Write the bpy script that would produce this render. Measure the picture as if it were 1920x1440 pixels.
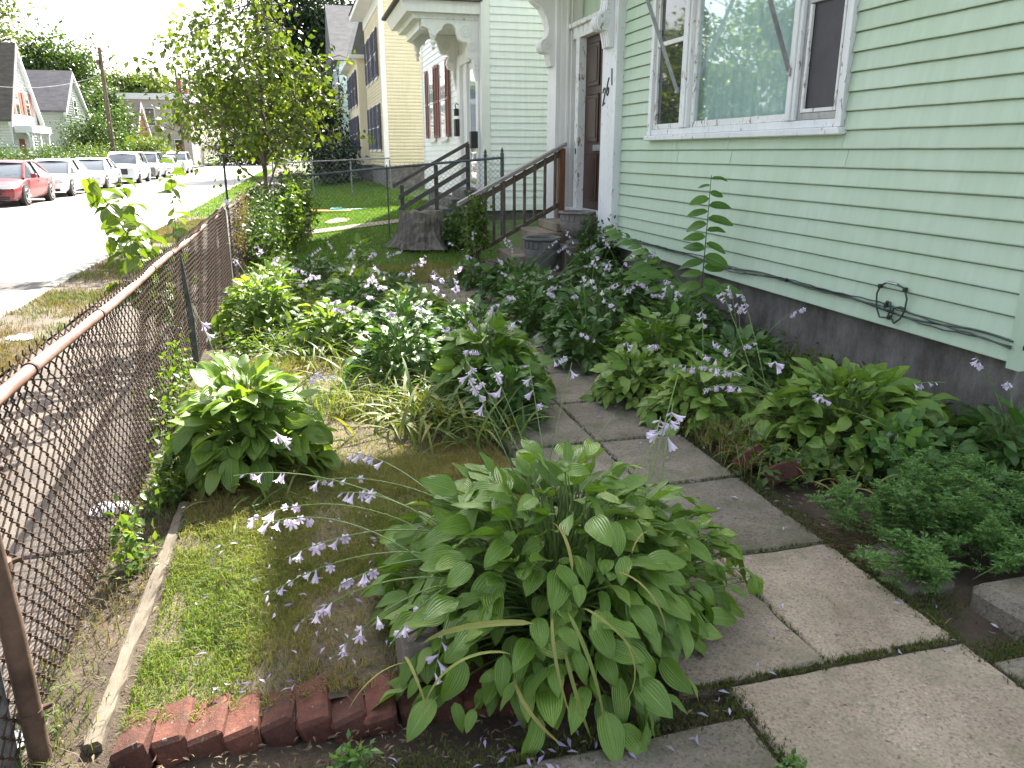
import bpy, math, random
import numpy as np
from mathutils import Matrix, Vector

# ------------------------------------------------------------------ scene
for o in list(bpy.data.objects):
    bpy.data.objects.remove(o, do_unlink=True)
SC = bpy.context.scene
COL = SC.collection
R = math.radians
PI = math.pi

# ------------------------------------------------------------------ camera
cam_d = bpy.data.cameras.new('camera')
cam = bpy.data.objects.new('camera', cam_d)
COL.objects.link(cam)
FPX = 1442.0
cam_d.sensor_fit = 'HORIZONTAL'
cam_d.sensor_width = 36.0
cam_d.lens = 36.0 * FPX / 1920.0
cam_d.clip_start = 0.05
cam_d.clip_end = 2000
cam.location = (0, 0, 1.65)
PITCH = math.atan(435 / FPX)
YAW = R(15.0)
cam.rotation_euler = (PI / 2 - PITCH, 0, -YAW)
SC.camera = cam

# ------------------------------------------------------------------ light
SUN_AZ = R(24.0)       # clockwise from +Y (towards the houses)
SUN_EL = R(42.0)
world = bpy.data.worlds.new('World')
SC.world = world
world.use_nodes = True
wn = world.node_tree.nodes
wl = world.node_tree.links
wn.clear()
wo = wn.new('ShaderNodeOutputWorld')
wb = wn.new('ShaderNodeBackground')
ws = wn.new('ShaderNodeTexSky')
ws.sky_type = 'NISHITA'
ws.sun_disc = False
ws.sun_elevation = SUN_EL
ws.sun_rotation = SUN_AZ
ws.air_density = 1.0
ws.dust_density = 4.0
ws.ozone_density = 1.0
wb.inputs['Strength'].default_value = 0.10
hs_ = wn.new('ShaderNodeHueSaturation')      # hazy summer sky: paler than clear air
hs_.inputs['Saturation'].default_value = 0.5
wl.new(ws.outputs[0], hs_.inputs['Color'])
wl.new(hs_.outputs[0], wb.inputs[0])
wl.new(wb.outputs[0], wo.inputs[0])

sun_d = bpy.data.lights.new('sun', 'SUN')
sun_d.energy = 5.0
sun_d.angle = R(0.6)
sun_d.color = (1.0, 0.94, 0.84)
sun = bpy.data.objects.new('sun', sun_d)
COL.objects.link(sun)
sd = Vector((math.sin(SUN_AZ) * math.cos(SUN_EL), math.cos(SUN_AZ) * math.cos(SUN_EL), math.sin(SUN_EL)))
sun.rotation_euler = sd.to_track_quat('Z', 'Y').to_euler()
sun.location = (20, 30, 40)

SC.view_settings.view_transform = 'Standard'
SC.view_settings.look = 'None'
SC.view_settings.exposure = 2.35
SC.view_settings.gamma = 1.0
SC.view_settings.use_curve_mapping = False
SC.render.engine = 'CYCLES'
SC.cycles.max_bounces = 8
SC.cycles.transparent_max_bounces = 12
SC.cycles.use_denoising = True

# ------------------------------------------------------------------ object helpers
WO = {}          # world origin of each object's frame (things are not rotated unless instanced)

def _tag(o, label=None, cat=None, group=None, kind=None):
    if label: o['label'] = label
    if cat: o['category'] = cat
    if group: o['group'] = group
    if kind: o['kind'] = kind
    return o

def thing(name, loc, label, cat, group=None):
    o = bpy.data.objects.new(name, None)
    o.empty_display_size = 0.1
    COL.objects.link(o)
    o.location = loc
    WO[o] = Vector(loc)
    return _tag(o, label, cat, group)

def link(name, me, parent=None):
    o = bpy.data.objects.new(name, me)
    COL.objects.link(o)
    if parent is not None:
        o.parent = parent
        WO[o] = WO[parent]
    else:
        WO[o] = Vector((0, 0, 0))
    return o

def np_mesh(name, V, F, mat, smooth=False, attr=None, uv=None):
    """V (n,3), F (m,k) constant k polygons; attr per-vertex float"""
    V = np.asarray(V, np.float32); F = np.asarray(F, np.int32)
    me = bpy.data.meshes.new(name)
    m, k = F.shape
    me.vertices.add(len(V)); me.vertices.foreach_set('co', V.ravel())
    me.loops.add(m * k); me.loops.foreach_set('vertex_index', F.ravel())
    me.polygons.add(m)
    me.polygons.foreach_set('loop_start', np.arange(0, m * k, k, dtype=np.int32))
    if smooth:
        me.polygons.foreach_set('use_smooth', np.ones(m, bool))
    me.update(calc_edges=True)
    if attr is not None:
        a = me.attributes.new('rnd', 'FLOAT', 'POINT')
        a.data.foreach_set('value', np.asarray(attr, np.float32))
    if uv is not None:
        l = me.uv_layers.new(name='UVMap')
        l.data.foreach_set('uv', np.asarray(uv, np.float32)[F.ravel()].ravel())
    me.materials.append(mat)
    return me

class MB:
    def __init__(s): s.v = []; s.f = []
    def add(s, vs, fs):
        b = len(s.v); s.v += [tuple(v) for v in vs]; s.f += [tuple(b + i for i in f) for f in fs]; return s
    def box(s, x0, x1, y0, y1, z0, z1):
        vs = [(x0,y0,z0),(x1,y0,z0),(x1,y1,z0),(x0,y1,z0),(x0,y0,z1),(x1,y0,z1),(x1,y1,z1),(x0,y1,z1)]
        return s.add(vs, [(3,2,1,0),(4,5,6,7),(0,1,5,4),(1,2,6,5),(2,3,7,6),(3,0,4,7)])
    def bbox(s, x0, x1, y0, y1, z0, z1, b=0.006, rnd=None, j=0.0):
        """box with chamfered edges (all 12) and optional corner jitter"""
        vs = []; 
        for sx, X in ((1, x0), (-1, x1)):
            for sy, Y in ((1, y0), (-1, y1)):
                for sz, Z in ((1, z0), (-1, z1)):
                    d = (rnd.uniform(-j, j), rnd.uniform(-j, j), rnd.uniform(-j, j)) if rnd else (0, 0, 0)
                    vs.append((X + d[0], Y + sy*b + d[1], Z + sz*b + d[2]))
                    vs.append((X + sx*b + d[0], Y + d[1], Z + sz*b + d[2]))
                    vs.append((X + sx*b + d[0], Y + sy*b + d[1], Z + d[2]))
        def c(i, j_, k, a): return ((i*2 + j_)*2 + k)*3 + a
        fs = []
        fs.append((c(0,0,0,0), c(0,0,1,0), c(0,1,1,0), c(0,1,0,0))); fs.append((c(1,0,0,0), c(1,1,0,0), c(1,1,1,0), c(1,0,1,0)))
        fs.append((c(0,0,0,1), c(1,0,0,1), c(1,0,1,1), c(0,0,1,1))); fs.append((c(0,1,0,1), c(0,1,1,1), c(1,1,1,1), c(1,1,0,1)))
        fs.append((c(0,0,0,2), c(0,1,0,2), c(1,1,0,2), c(1,0,0,2))); fs.append((c(0,0,1,2), c(1,0,1,2), c(1,1,1,2), c(0,1,1,2)))
        for i in (0, 1):
            for k in (0, 1):
                fs.append((c(i,k,0,0), c(i,k,1,0), c(i,k,1,1), c(i,k,0,1)))      # vertical edges
                fs.append((c(i,0,k,0), c(i,1,k,0), c(i,1,k,2), c(i,0,k,2)))      # along y
                fs.append((c(0,i,k,1), c(1,i,k,1), c(1,i,k,2), c(0,i,k,2)))      # along x
                for l in (0, 1): fs.append((c(i,k,l,0), c(i,k,l,1), c(i,k,l,2)))
        return s.add(vs, fs)
    def tube(s, pts, rad, n=8, cap=True):
        pts = [Vector(p) for p in pts]
        if not hasattr(rad, '__len__'): rad = [rad] * len(pts)
        rings = []; prev = None
        for i, p in enumerate(pts):
            t = (pts[min(i+1, len(pts)-1)] - pts[max(i-1, 0)])
            if t.length < 1e-9: t = Vector((0, 0, 1))
            t.normalize()
            if prev is None:
                a = Vector((0, 0, 1)) if abs(t.z) < .9 else Vector((1, 0, 0))
                u = t.cross(a).normalized()
            else:
                u = (prev - t * prev.dot(t))
                u = u.normalized() if u.length > 1e-6 else t.orthogonal().normalized()
            prev = u; w = t.cross(u)
            rings.append([p + (u*math.cos(2*PI*k/n) + w*math.sin(2*PI*k/n))*rad[i] for k in range(n)])
        b = len(s.v)
        for r_ in rings: s.v += [tuple(q) for q in r_]
        for i in range(len(rings)-1):
            for k in range(n):
                k2 = (k+1) % n
                s.f.append((b+i*n+k, b+i*n+k2, b+(i+1)*n+k2, b+(i+1)*n+k))
        if cap:
            s.f.append(tuple(b+k for k in reversed(range(n)))); e = b+(len(rings)-1)*n
            s.f.append(tuple(e+k for k in range(n)))
        return s
    def lathe(s, c, prof, n=24):
        b = len(s.v)
        for r_, z in prof:
            for k in range(n):
                a = 2*PI*k/n; s.v.append((c[0]+r_*math.cos(a), c[1]+r_*math.sin(a), c[2]+z))
        for i in range(len(prof)-1):
            for k in range(n):
                k2 = (k+1) % n
                s.f.append((b+i*n+k, b+i*n+k2, b+(i+1)*n+k2, b+(i+1)*n+k))
        s.f.append(tuple(b+k for k in reversed(range(n)))); e = b+(len(prof)-1)*n
        s.f.append(tuple(e+k for k in range(n)))
        return s
    def prism(s, poly, axis, a0, a1):
        """poly of 2-D points; axis 'x': (y,z), 'y': (x,z), 'z': (x,y)"""
        n = len(poly)
        def P(p, a):
            return (a, p[0], p[1]) if axis == 'x' else ((p[0], a, p[1]) if axis == 'y' else (p[0], p[1], a))
        vs = [P(p, a0) for p in poly] + [P(p, a1) for p in poly]
        fs = [tuple(range(n)), tuple(reversed(range(n, 2*n)))] + [(i, i+n, (i+1) % n + n, (i+1) % n) for i in range(n)]
        return s.add(vs, fs)
    def mesh(s, name, mat, off=(0, 0, 0), smooth=False):
        me = bpy.data.meshes.new(name)
        ox, oy, oz = off
        me.from_pydata([(x-ox, y-oy, z-oz) for x, y, z in s.v], [], s.f)
        me.materials.append(mat)
        if smooth:
            me.polygons.foreach_set('use_smooth', [True]*len(me.polygons))
            try: me.set_sharp_from_angle(angle=R(40))
            except Exception: pass
        me.update()
        fix_normals(me)
        return me
    def build(s, name, mat, parent=None, smooth=False, kind=None, label=None):
        off = WO[parent] if parent is not None else (0, 0, 0)
        o = link(name, s.mesh(name, mat, off, smooth), parent)
        if kind: o['kind'] = kind
        if label: o['label'] = label
        return o

import bmesh
def fix_normals(me):
    bm = bmesh.new(); bm.from_mesh(me)
    bmesh.ops.recalc_face_normals(bm, faces=bm.faces)
    bm.to_mesh(me); bm.free()

def inst(name, me, parent, M):
    """object sharing mesh me, world matrix M, parented (parent frame is translation only)"""
    o = link(name, me, parent)
    if parent is not None:
        M = Matrix.Translation(-WO[parent]) @ M
    o.matrix_basis = M
    return o

def frame(pos, d, up=(0, 0, 1), roll=0.0, s=1.0):
    """matrix: local x -> d, local z ~ up"""
    d = Vector(d).normalized(); up = Vector(up)
    y = up.cross(d)
    if y.length < 1e-4: y = Vector((0, 1, 0)).cross(d)
    y.normalize(); z = d.cross(y)
    if roll:
        c, sn = math.cos(roll), math.sin(roll)
        y, z = y*c + z*sn, z*c - y*sn
    sx, sy, sz = (s, s, s) if not hasattr(s, '__len__') else s
    return Matrix(((d.x*sx, y.x*sy, z.x*sz, pos[0]), (d.y*sx, y.y*sy, z.y*sz, pos[1]), (d.z*sx, y.z*sy, z.z*sz, pos[2]), (0, 0, 0, 1)))

def bez(p0, p1, p2, n=12):
    p0, p1, p2 = Vector(p0), Vector(p1), Vector(p2)
    return [p0*(1-t)**2 + p1*2*t*(1-t) + p2*t*t for t in [i/n for i in range(n+1)]]

# ------------------------------------------------------------------ materials
class NT:
    def __init__(s, name):
        s.m = bpy.data.materials.new(name); s.m.use_nodes = True
        s.n = s.m.node_tree.nodes; s.l = s.m.node_tree.links; s.n.clear()
        s.out = s.n.new('ShaderNodeOutputMaterial')
        s.tc = s.n.new('ShaderNodeTexCoord')
    def N(s, t, **k):
        n = s.n.new(t)
        for a, b in k.items():
            setattr(n, a, b)
        return n
    def L(s, a, b): s.l.new(a, b)
    def coord(s, src='Object', scale=(1, 1, 1)):
        mp = s.N('ShaderNodeMapping'); mp.inputs['Scale'].default_value = scale
        s.L(s.tc.outputs[src], mp.inputs[0]); return mp.outputs[0]
    def geo(s, scale=(1, 1, 1)):
        g = s.N('ShaderNodeNewGeometry'); mp = s.N('ShaderNodeMapping'); mp.inputs['Scale'].default_value = scale
        s.L(g.outputs['Position'], mp.inputs[0]); return mp.outputs[0]
    def noise(s, vec, scale, detail=5, rough=.6, dist=0):
        n = s.N('ShaderNodeTexNoise'); n.inputs['Scale'].default_value = scale; n.inputs['Detail'].default_value = detail
        n.inputs['Roughness'].default_value = rough; n.inputs['Distortion'].default_value = dist
        s.L(vec, n.inputs['Vector']); return n.outputs['Fac']
    def ramp(s, fac, stops):
        r = s.N('ShaderNodeValToRGB'); e = r.color_ramp.elements
        while len(e) < len(stops): e.new(0.5)
        for i, (p, c) in enumerate(stops):
            e[i].position = p; e[i].color = (*c, 1) if len(c) == 3 else c
        s.L(fac, r.inputs[0]); return r.outputs[0]
    def mixc(s, fac, a, b, mode='MIX'):
        m = s.N('ShaderNodeMix', data_type='RGBA', blend_type=mode)
        for sock, v in ((m.inputs[0], fac), (m.inputs[6], a), (m.inputs[7], b)):
            if hasattr(v, 'node'): s.L(v, sock)
            elif hasattr(v, '__len__'): sock.default_value = (*v, 1) if len(v) == 3 else v
            else: sock.default_value = v
        return m.outputs[2]
    def math(s, op, a, b=0.0):
        m = s.N('ShaderNodeMath', operation=op)
        for sock, v in ((m.inputs[0], a), (m.inputs[1], b)):
            if hasattr(v, 'node'): s.L(v, sock)
            else: sock.default_value = v
        return m.outputs[0]
    def bump(s, h, strength=.3, dist=.01, nrm=None):
        b = s.N('ShaderNodeBump'); b.inputs['Strength'].default_value = strength; b.inputs['Distance'].default_value = dist
        s.L(h, b.inputs['Height'])
        if nrm is not None: s.L(nrm, b.inputs['Normal'])
        return b.outputs[0]
    def bsdf(s, col, rough=.6, normal=None, metal=0, spec=.5, coat=0):
        p = s.N('ShaderNodeBsdfPrincipled')
        for k, v in (('Base Color', col), ('Roughness', rough), ('Metallic', metal), ('Specular IOR Level', spec), ('Coat Weight', coat)):
            if hasattr(v, 'node'): s.L(v, p.inputs[k])
            elif hasattr(v, '__len__'): p.inputs[k].default_value = (*v, 1) if len(v) == 3 else v
            else: p.inputs[k].default_value = v
        if normal is not None: s.L(normal, p.inputs['Normal'])
        return p.outputs[0]
    def done(s, sh):
        s.L(sh, s.out.inputs[0]); return s.m

def m_two(name, a, b, scale=6, rough=.7, bump=.2, bscale=40, bdist=.004, metal=0, spec=.4, lo=.35, hi=.65, stretch=(1, 1, 1), rnd=0.0, coord='Object'):
    """two-tone mottled surface with fine relief"""
    t = NT(name); v = t.coord(coord, stretch) if coord != 'world' else t.geo(stretch)
    f = t.noise(v, scale, 6, .65)
    c = t.ramp(f, [(lo, a), (hi, b)])
    fine = t.noise(v, bscale, 4, .7)
    c = t.mixc(.35, c, t.ramp(fine, [(.3, (.45, .45, .45)), (.7, (1, 1, 1))]), 'MULTIPLY')
    if rnd:
        oi = t.N('ShaderNodeObjectInfo')
        c = t.mixc(1.0, c, t.ramp(oi.outputs['Random'], [(0, (1-rnd,)*3), (1, (1+rnd*.5,)*3)]), 'MULTIPLY')
    return t.done(t.bsdf(c, rough, t.bump(fine, bump, bdist), metal, spec))

def m_leaf(name, cols, trans=.35, rough=.42, veins=0, src='object', tcol=None, vein_col=None, brown=0.0):
    """cols: list of 3 rgb; src 'object' random per object, 'attr' random per leaf of a joined mesh"""
    t = NT(name)
    if src == 'object':
        oi = t.N('ShaderNodeObjectInfo'); r = oi.outputs['Random']
    else:
        a = t.N('ShaderNodeAttribute', attribute_name='rnd'); r = a.outputs['Fac']
    k = len(cols)
    c = t.ramp(r, [(i/(k-1), q) for i, q in enumerate(cols)])
    g = t.geo(); big = t.noise(g, 9, 3)
    c = t.mixc(.5, c, t.ramp(big, [(.3, (.7, .75, .65)), (.7, (1.15, 1.1, 1.0))]), 'MULTIPLY')
    nrm = None
    if veins:
        uvn = t.N('ShaderNodeUVMap'); sep = t.N('ShaderNodeSeparateXYZ'); t.L(uvn.outputs[0], sep.inputs[0])
        w = t.math('SINE', t.math('MULTIPLY', sep.outputs['Y'], veins*2*PI))
        mid = t.math('ABSOLUTE', t.math('SUBTRACT', sep.outputs['Y'], .5))
        midm = t.ramp(mid, [(0.0, (1, 1, 1)), (.035, (0, 0, 0))])
        wl_ = t.ramp(w, [(.0, (0, 0, 0)), (1, (1, 1, 1))])
        c = t.mixc(t.math('MULTIPLY', wl_, .22), c, t.mixc(1, c, (.62, .66, .6), 'MULTIPLY'))
        c = t.mixc(t.math('MULTIPLY', midm, .45), c, vein_col or (.3, .42, .16))
        if brown:
            edge = t.math('ADD', t.math('MULTIPLY', mid, .8), t.math('MULTIPLY', sep.outputs['X'], .45))
            bn = t.math('ADD', edge, t.math('MULTIPLY', t.noise(g, 35, 4), .35))
            sel = t.math('MULTIPLY', t.ramp(bn, [(.88, (0, 0, 0)), (.95, (1, 1, 1))]), t.ramp(r, [(.6, (0, 0, 0)), (.75, (brown,)*3)]))
            c = t.mixc(sel, c, (.22, .14, .05))
        nrm = t.bump(w, .55, .0016)
        fine = t.noise(g, 260, 2); nrm = t.bump(fine, .12, .001, nrm)
    sh = t.bsdf(c, rough, nrm, 0, .5 if veins == 9 else .32)
    tr = t.N('ShaderNodeBsdfTranslucent')
    tc_ = t.mixc(1.0, c, tcol or (1.5, 1.45, .55), 'MULTIPLY'); t.L(tc_, tr.inputs[0])
    if nrm is not None: t.L(nrm, tr.inputs['Normal'])
    mx = t.N('ShaderNodeMixShader'); mx.inputs[0].default_value = trans
    t.L(sh, mx.inputs[1]); t.L(tr.outputs[0], mx.inputs[2])
    return t.done(mx.outputs[0])

def m_paint(name, base, alt, wear=None, wear_amt=.0, rough=.55, rnd=.04, streak=True):
    """old house paint: cloudy tint, dirt streaks, optional flaking"""
    t = NT(name); v = t.geo()
    f = t.noise(v, 1.3, 4, .6)
    c = t.ramp(f, [(.35, base), (.65, alt)])
    if streak:
        s2 = t.noise(t.geo((5, 5, .5)), 3, 5, .65)
        c = t.mixc(.22, c, t.ramp(s2, [(.32, (.62, .62, .58)), (.6, (1, 1, 1))]), 'MULTIPLY')
    fine = t.noise(v, 60, 4, .7)
    h = fine
    if wear is not None:
        n1 = t.noise(t.geo((1.6, 1.6, .7)), 11, 7, .72, .4)
        msk = t.ramp(n1, [(.62-wear_amt, (0, 0, 0)), (.66-wear_amt, (1, 1, 1))])
        c = t.mixc(msk, c, t.mixc(fine, wear, tuple(x*.55 for x in wear)))
        h = t.math('SUBTRACT', t.math('MULTIPLY', fine, .3), msk)
    oi = t.N('ShaderNodeObjectInfo')
    c = t.mixc(1.0, c, t.ramp(oi.outputs['Random'], [(0, (1-rnd,)*3), (1, (1.0,)*3)]), 'MULTIPLY')
    return t.done(t.bsdf(c, rough, t.bump(h, .22, .002), 0, .35))

def m_plain(name, col, rough=.5, metal=0, spec=.5, coat=0):
    t = NT(name); f = t.noise(t.coord('Object'), 25, 3)
    c = t.mixc(.25, col, t.ramp(f, [(.3, (.7, .7, .7)), (.7, (1, 1, 1))]), 'MULTIPLY')
    return t.done(t.bsdf(c, rough, None, metal, spec, coat))

def m_glass(name, tint=(.05, .06, .07), rough=.03):
    """window pane seen against a dark room: dielectric over dark"""
    t = NT(name); n = t.noise(t.geo(), 1.4, 2)
    return t.done(t.bsdf(tint, rough, t.bump(n, .08, .02), 0, 1.0, .6))
# ------------------------------------------------------------------ material set
M = {}
M['soil'] = m_two('soil', (.045, .032, .022), (.10, .075, .05), 5, .95, .8, 70, .02, coord='world')
M['turf_soil'] = m_two('turf_soil', (.085, .068, .042), (.18, .145, .095), 4, .95, .8, 80, .015, coord='world')
M['yard'] = m_two('yard', (.06, .10, .025), (.10, .15, .04), 2.5, .95, .7, 30, .03, coord='world')
M['verge'] = m_two('verge', (.085, .07, .052), (.155, .125, .10), 1.6, .95, .6, 40, .02, coord='world')
M['far_ground'] = m_two('far_ground', (.06, .09, .03), (.10, .12, .05), .3, .95, .2, 5, .05, coord='world')
M['road'] = m_two('road', (.30, .29, .275), (.40, .385, .36), .8, .85, .3, 60, .006, coord='world')
M['patch'] = m_two('road_patch', (.07, .065, .06), (.11, .10, .095), 3, .9, .4, 70, .006, coord='world')
M['kerb'] = m_two('kerb', (.22, .21, .19), (.33, .31, .28), 5, .85, .4, 60, .005, coord='world')
M['moss'] = m_two('moss', (.03, .05, .012), (.07, .09, .025), 14, .95, .9, 120, .01, coord='world')

def m_concrete(name, a, b, moss=.5, speck=.5, stain=(.10, .10, .075)):
    t = NT(name); g = t.geo()
    c = t.ramp(t.noise(g, 2.2, 5, .6), [(.3, a), (.7, b)])
    vor = t.N('ShaderNodeTexVoronoi'); vor.inputs['Scale'].default_value = 120; t.L(g, vor.inputs['Vector'])
    sp = t.ramp(vor.outputs['Color'], [(.15, (.42, .40, .38)), (.4, (1, 1, 1)), (.85, (1.05, 1.0, .97)), (.95, (1.5, 1.45, 1.4))])
    c = t.mixc(speck, c, sp, 'MULTIPLY')
    fine = t.noise(g, 90, 5, .75)
    c = t.mixc(.6, c, t.ramp(fine, [(.32, (.5, .48, .45)), (.62, (1.1, 1.1, 1.1))]), 'MULTIPLY')
    pits = t.noise(g, 38, 2, .5)
    c = t.mixc(.8, c, t.ramp(pits, [(.24, (.3, .28, .25)), (.31, (1, 1, 1))]), 'MULTIPLY')
    st = t.noise(g, 3.7, 6, .7, .3)
    c = t.mixc(t.math('MULTIPLY', t.ramp(st, [(.47, (0, 0, 0)), (.66, (1, 1, 1))]), moss), c, stain)
    big = t.noise(g, 1.3, 5, .7, .6)
    c = t.mixc(.55, c, t.ramp(big, [(.36, (.55, .53, .48)), (.5, (.95, .95, .93)), (.64, (1.12, 1.1, 1.05))]), 'MULTIPLY')
    oi = t.N('ShaderNodeObjectInfo'); c = t.mixc(1.0, c, t.ramp(oi.outputs['Random'], [(0, (.84, .83, .80)), (1, (1.1, 1.08, 1.05))]), 'MULTIPLY')
    h = t.math('ADD', fine, t.math('MULTIPLY', vor.outputs['Distance'], .6))
    return t.done(t.bsdf(c, .9, t.bump(h, .6, .005), 0, .25))
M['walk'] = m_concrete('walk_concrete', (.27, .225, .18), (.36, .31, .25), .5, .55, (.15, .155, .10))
M['walk_dark'] = m_concrete('walk_concrete_moss_shade', (.155, .14, .12), (.24, .22, .185), .75, .6, (.09, .095, .055))  # darker base holds painted shade of overhanging plants as well as moss
M['sidewalk'] = m_concrete('sidewalk_concrete', (.095, .083, .077), (.155, .137, .127), .45, .5, (.16, .15, .12))
M['foundation'] = None

def sheet(name, x0, x1, y0, y1, z, mat, nx=1, ny=1, zf=None, kind='structure'):
    xs = np.linspace(x0, x1, nx+1); ys = np.linspace(y0, y1, ny+1)
    X, Y = np.meshgrid(xs, ys); Z = np.full_like(X, z)
    if zf is not None: Z = Z + zf(X, Y)
    V = np.stack([X, Y, Z], -1).reshape(-1, 3)
    i = np.arange(ny)[:, None]*(nx+1) + np.arange(nx)[None]
    F = np.stack([i, i+1, i+nx+2, i+nx+1], -1).reshape(-1, 4)
    o = link(name, np_mesh(name, V, F, mat, nx > 1))
    o['kind'] = kind
    return o

def vnoise(x, y, s=1.0, seed=0):
    """cheap smooth value noise (vectorised)"""
    rs = np.random.RandomState(seed); tab = rs.rand(64, 64)
    x = np.asarray(x)*s; y = np.asarray(y)*s
    xi = np.floor(x).astype(int); yi = np.floor(y).astype(int); fx = x-xi; fy = y-yi
    fx = fx*fx*(3-2*fx); fy = fy*fy*(3-2*fy)
    g = lambda a, b: tab[a % 64, b % 64]
    return (g(xi, yi)*(1-fx)+g(xi+1, yi)*fx)*(1-fy) + (g(xi, yi+1)*(1-fx)+g(xi+1, yi+1)*fx)*fy

# ------------------------------------------------------------------ ground, road, pavements
sheet('ground', -600, 600, -300, 900, -0.20, M['far_ground'])
sheet('road', -11.2, -3.22, -40, 420, -0.10, M['road'])
pp = []
rr = random.Random(5)
for k in range(14):
    a = 2*PI*k/14; pp.append((-4.15+.95*math.cos(a)*(1+rr.uniform(-.15, .15)), 11.75+.42*math.sin(a)*(1+rr.uniform(-.2, .2))))
mb = MB(); mb.add([(x, y, -.096) for x, y in pp], [tuple(range(14))]); mb.build('road_patch', M['patch'])['kind'] = 'structure'

# far side of the street: kerb + grass
sheet('far_verge', -140, -11.38, -40, 420, 0.0, M['far_ground'])
def kerbline(name, x0, x1, seg, y0, y1, top):
    root = thing(name, ((x0+x1)/2, y0, -.1), None, None); root['kind'] = 'structure'
    m0 = MB(); m0.bbox(-(x1-x0)/2, (x1-x0)/2, .004, seg-.008, 0, top+.1, .012); me = m0.mesh('kerb_stone', M['kerb'])
    y = y0; r = random.Random(3)
    while y < y1:
        inst('kerb_stone', me, root, Matrix.Translation(((x0+x1)/2+r.uniform(-.012, .012), y, -.1+r.uniform(-.012, .008)))); y += seg
    return root
kerbline('near_kerb', -3.22, -3.08, 1.6, -2, 70, .03)
sheet('far_kerb', -11.38, -11.2, -40, 420, .03, M['kerb'])

def und(X, Y): return (vnoise(X, Y, 1.7, 3)-.5)*.05 + (vnoise(X, Y, 6, 4)-.5)*.02
sheet('verge', -3.08, -2.32, -3, 130, 0.0, M['verge'], 8, 500, und)
# city sidewalk: slabs
sheet('sidewalk_bed', -2.34, -.80, -3, 130, -.02, M['soil'])
walk = thing('sidewalk', (-1.68, 0, 0), None, None); walk['kind'] = 'structure'
m0 = MB(); m0.bbox(-.63, .84, .006, 1.494, -.08, .0, .008); me_s = m0.mesh('slab', M['sidewalk'])
rr = random.Random(11)
for k in range(-2, 40):
    inst('slab', me_s, walk, Matrix.Translation((-1.69, k*1.5+.35, rr.uniform(-.006, .006))) @ Matrix.Rotation(rr.uniform(-.006, .006), 4, 'X'))

# the front yard
def zyard(X, Y):
    """ground of the lots rises gently beyond our garden towards the houses"""
    k = np.clip((Y-11.5)/3.0, 0, 1); k = k*k*(3-2*k)
    return np.clip(X+.5, 0, 4)*.105*k
def zy(x, y): return float(zyard(np.array(x), np.array(y)))
sheet('garden_ground', -1.02, 3.98, -3, 11.5, -.03, M['soil'], 60, 170, lambda X, Y: (vnoise(X, Y, 3, 7)-.5)*.035)
sheet('neighbour_yard', -1.02, 7.0, 11.5, 60, -.01, M['yard'], 60, 240, lambda X, Y: zyard(X, Y) + (vnoise(X, Y, 2, 9)-.5)*.03)
lawn_x0, lawn_x1, lawn_y0, lawn_y1 = -.62, .98, 2.06, 6.4
sheet('lawn', lawn_x0, lawn_x1, lawn_y0, lawn_y1, .022, M['turf_soil'], 60, 150, lambda X, Y: (vnoise(X, Y, 2.5, 12)-.5)*.035 + (vnoise(X, Y, 11, 13)-.5)*.018)
# fill between sidewalk and lawn along the fence
sheet('fence_strip', -.90, -.60, -3, 12, .0, M['soil'], 8, 160, lambda X, Y: (vnoise(X, Y, 5, 22)-.5)*.03)

# garden path: concrete slabs
path = thing('garden_path', (1.6, 3, 0), None, None); path['kind'] = 'structure'
rr = random.Random(2)
def slab(x0, x1, y0, y1, z, mat, tilt=.006):
    g = .004
    mb = MB(); n = 10
    cx, cy = (x0+x1)/2, (y0+y1)/2
    # slightly crumbled outline, rounded arris
    out = []
    def side(ax, ay, bx, by):
        for i in range(n):
            t = i/n; out.append((ax+(bx-ax)*t, ay+(by-ay)*t))
    side(x0+g, y0+g, x1-g, y0+g); side(x1-g, y0+g, x1-g, y1-g); side(x1-g, y1-g, x0+g, y1-g); side(x0+g, y1-g, x0+g, y0+g)
    tx, ty = rr.uniform(-tilt, tilt), rr.uniform(-tilt, tilt)
    out = [(x+rr.uniform(-.004, .004), y+rr.uniform(-.004, .004)) for x, y in out]
    Z = lambda x, y: z + (x-cx)*tx + (y-cy)*ty
    m = len(out)
    ins = [(cx+(x-cx)*(1-.014/(abs(x-cx)+abs(y-cy)+.01)*1.4), cy+(y-cy)*(1-.014/(abs(x-cx)+abs(y-cy)+.01)*1.4)) for x, y in out]
    vs = [(x, y, -.09) for x, y in out] + [(x, y, Z(x, y)-.009-rr.uniform(0, .004)) for x, y in out] + [(x, y, Z(x, y)) for x, y in ins]
    fs = []
    for i in range(m):
        j = (i+1) % m
        fs += [(i, j, m+j, m+i), (m+i, m+j, 2*m+j, 2*m+i)]
    fs.append(tuple(range(2*m, 3*m)))
    mb.add(vs, fs)
    return mb.build('slab', mat, path)
ys = [1.85, 2.58, 3.32, 3.98, 4.72, 5.45, 6.2, 6.95, 7.7, 8.45, 9.2, 9.95]
for i in range(len(ys)-1):
    mt = M['walk'] if i < 1 or i in (7, 8) else M['walk_dark']  # mid slabs painted darker for plant shade and moss, sunlit ones left pale
    slab(1.05, 1.59, ys[i], ys[i+1], .012+rr.uniform(-.004, .004), mt)
    slab(1.59, 2.13, ys[i], ys[i+1], .010+rr.uniform(-.004, .004), mt)
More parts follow.
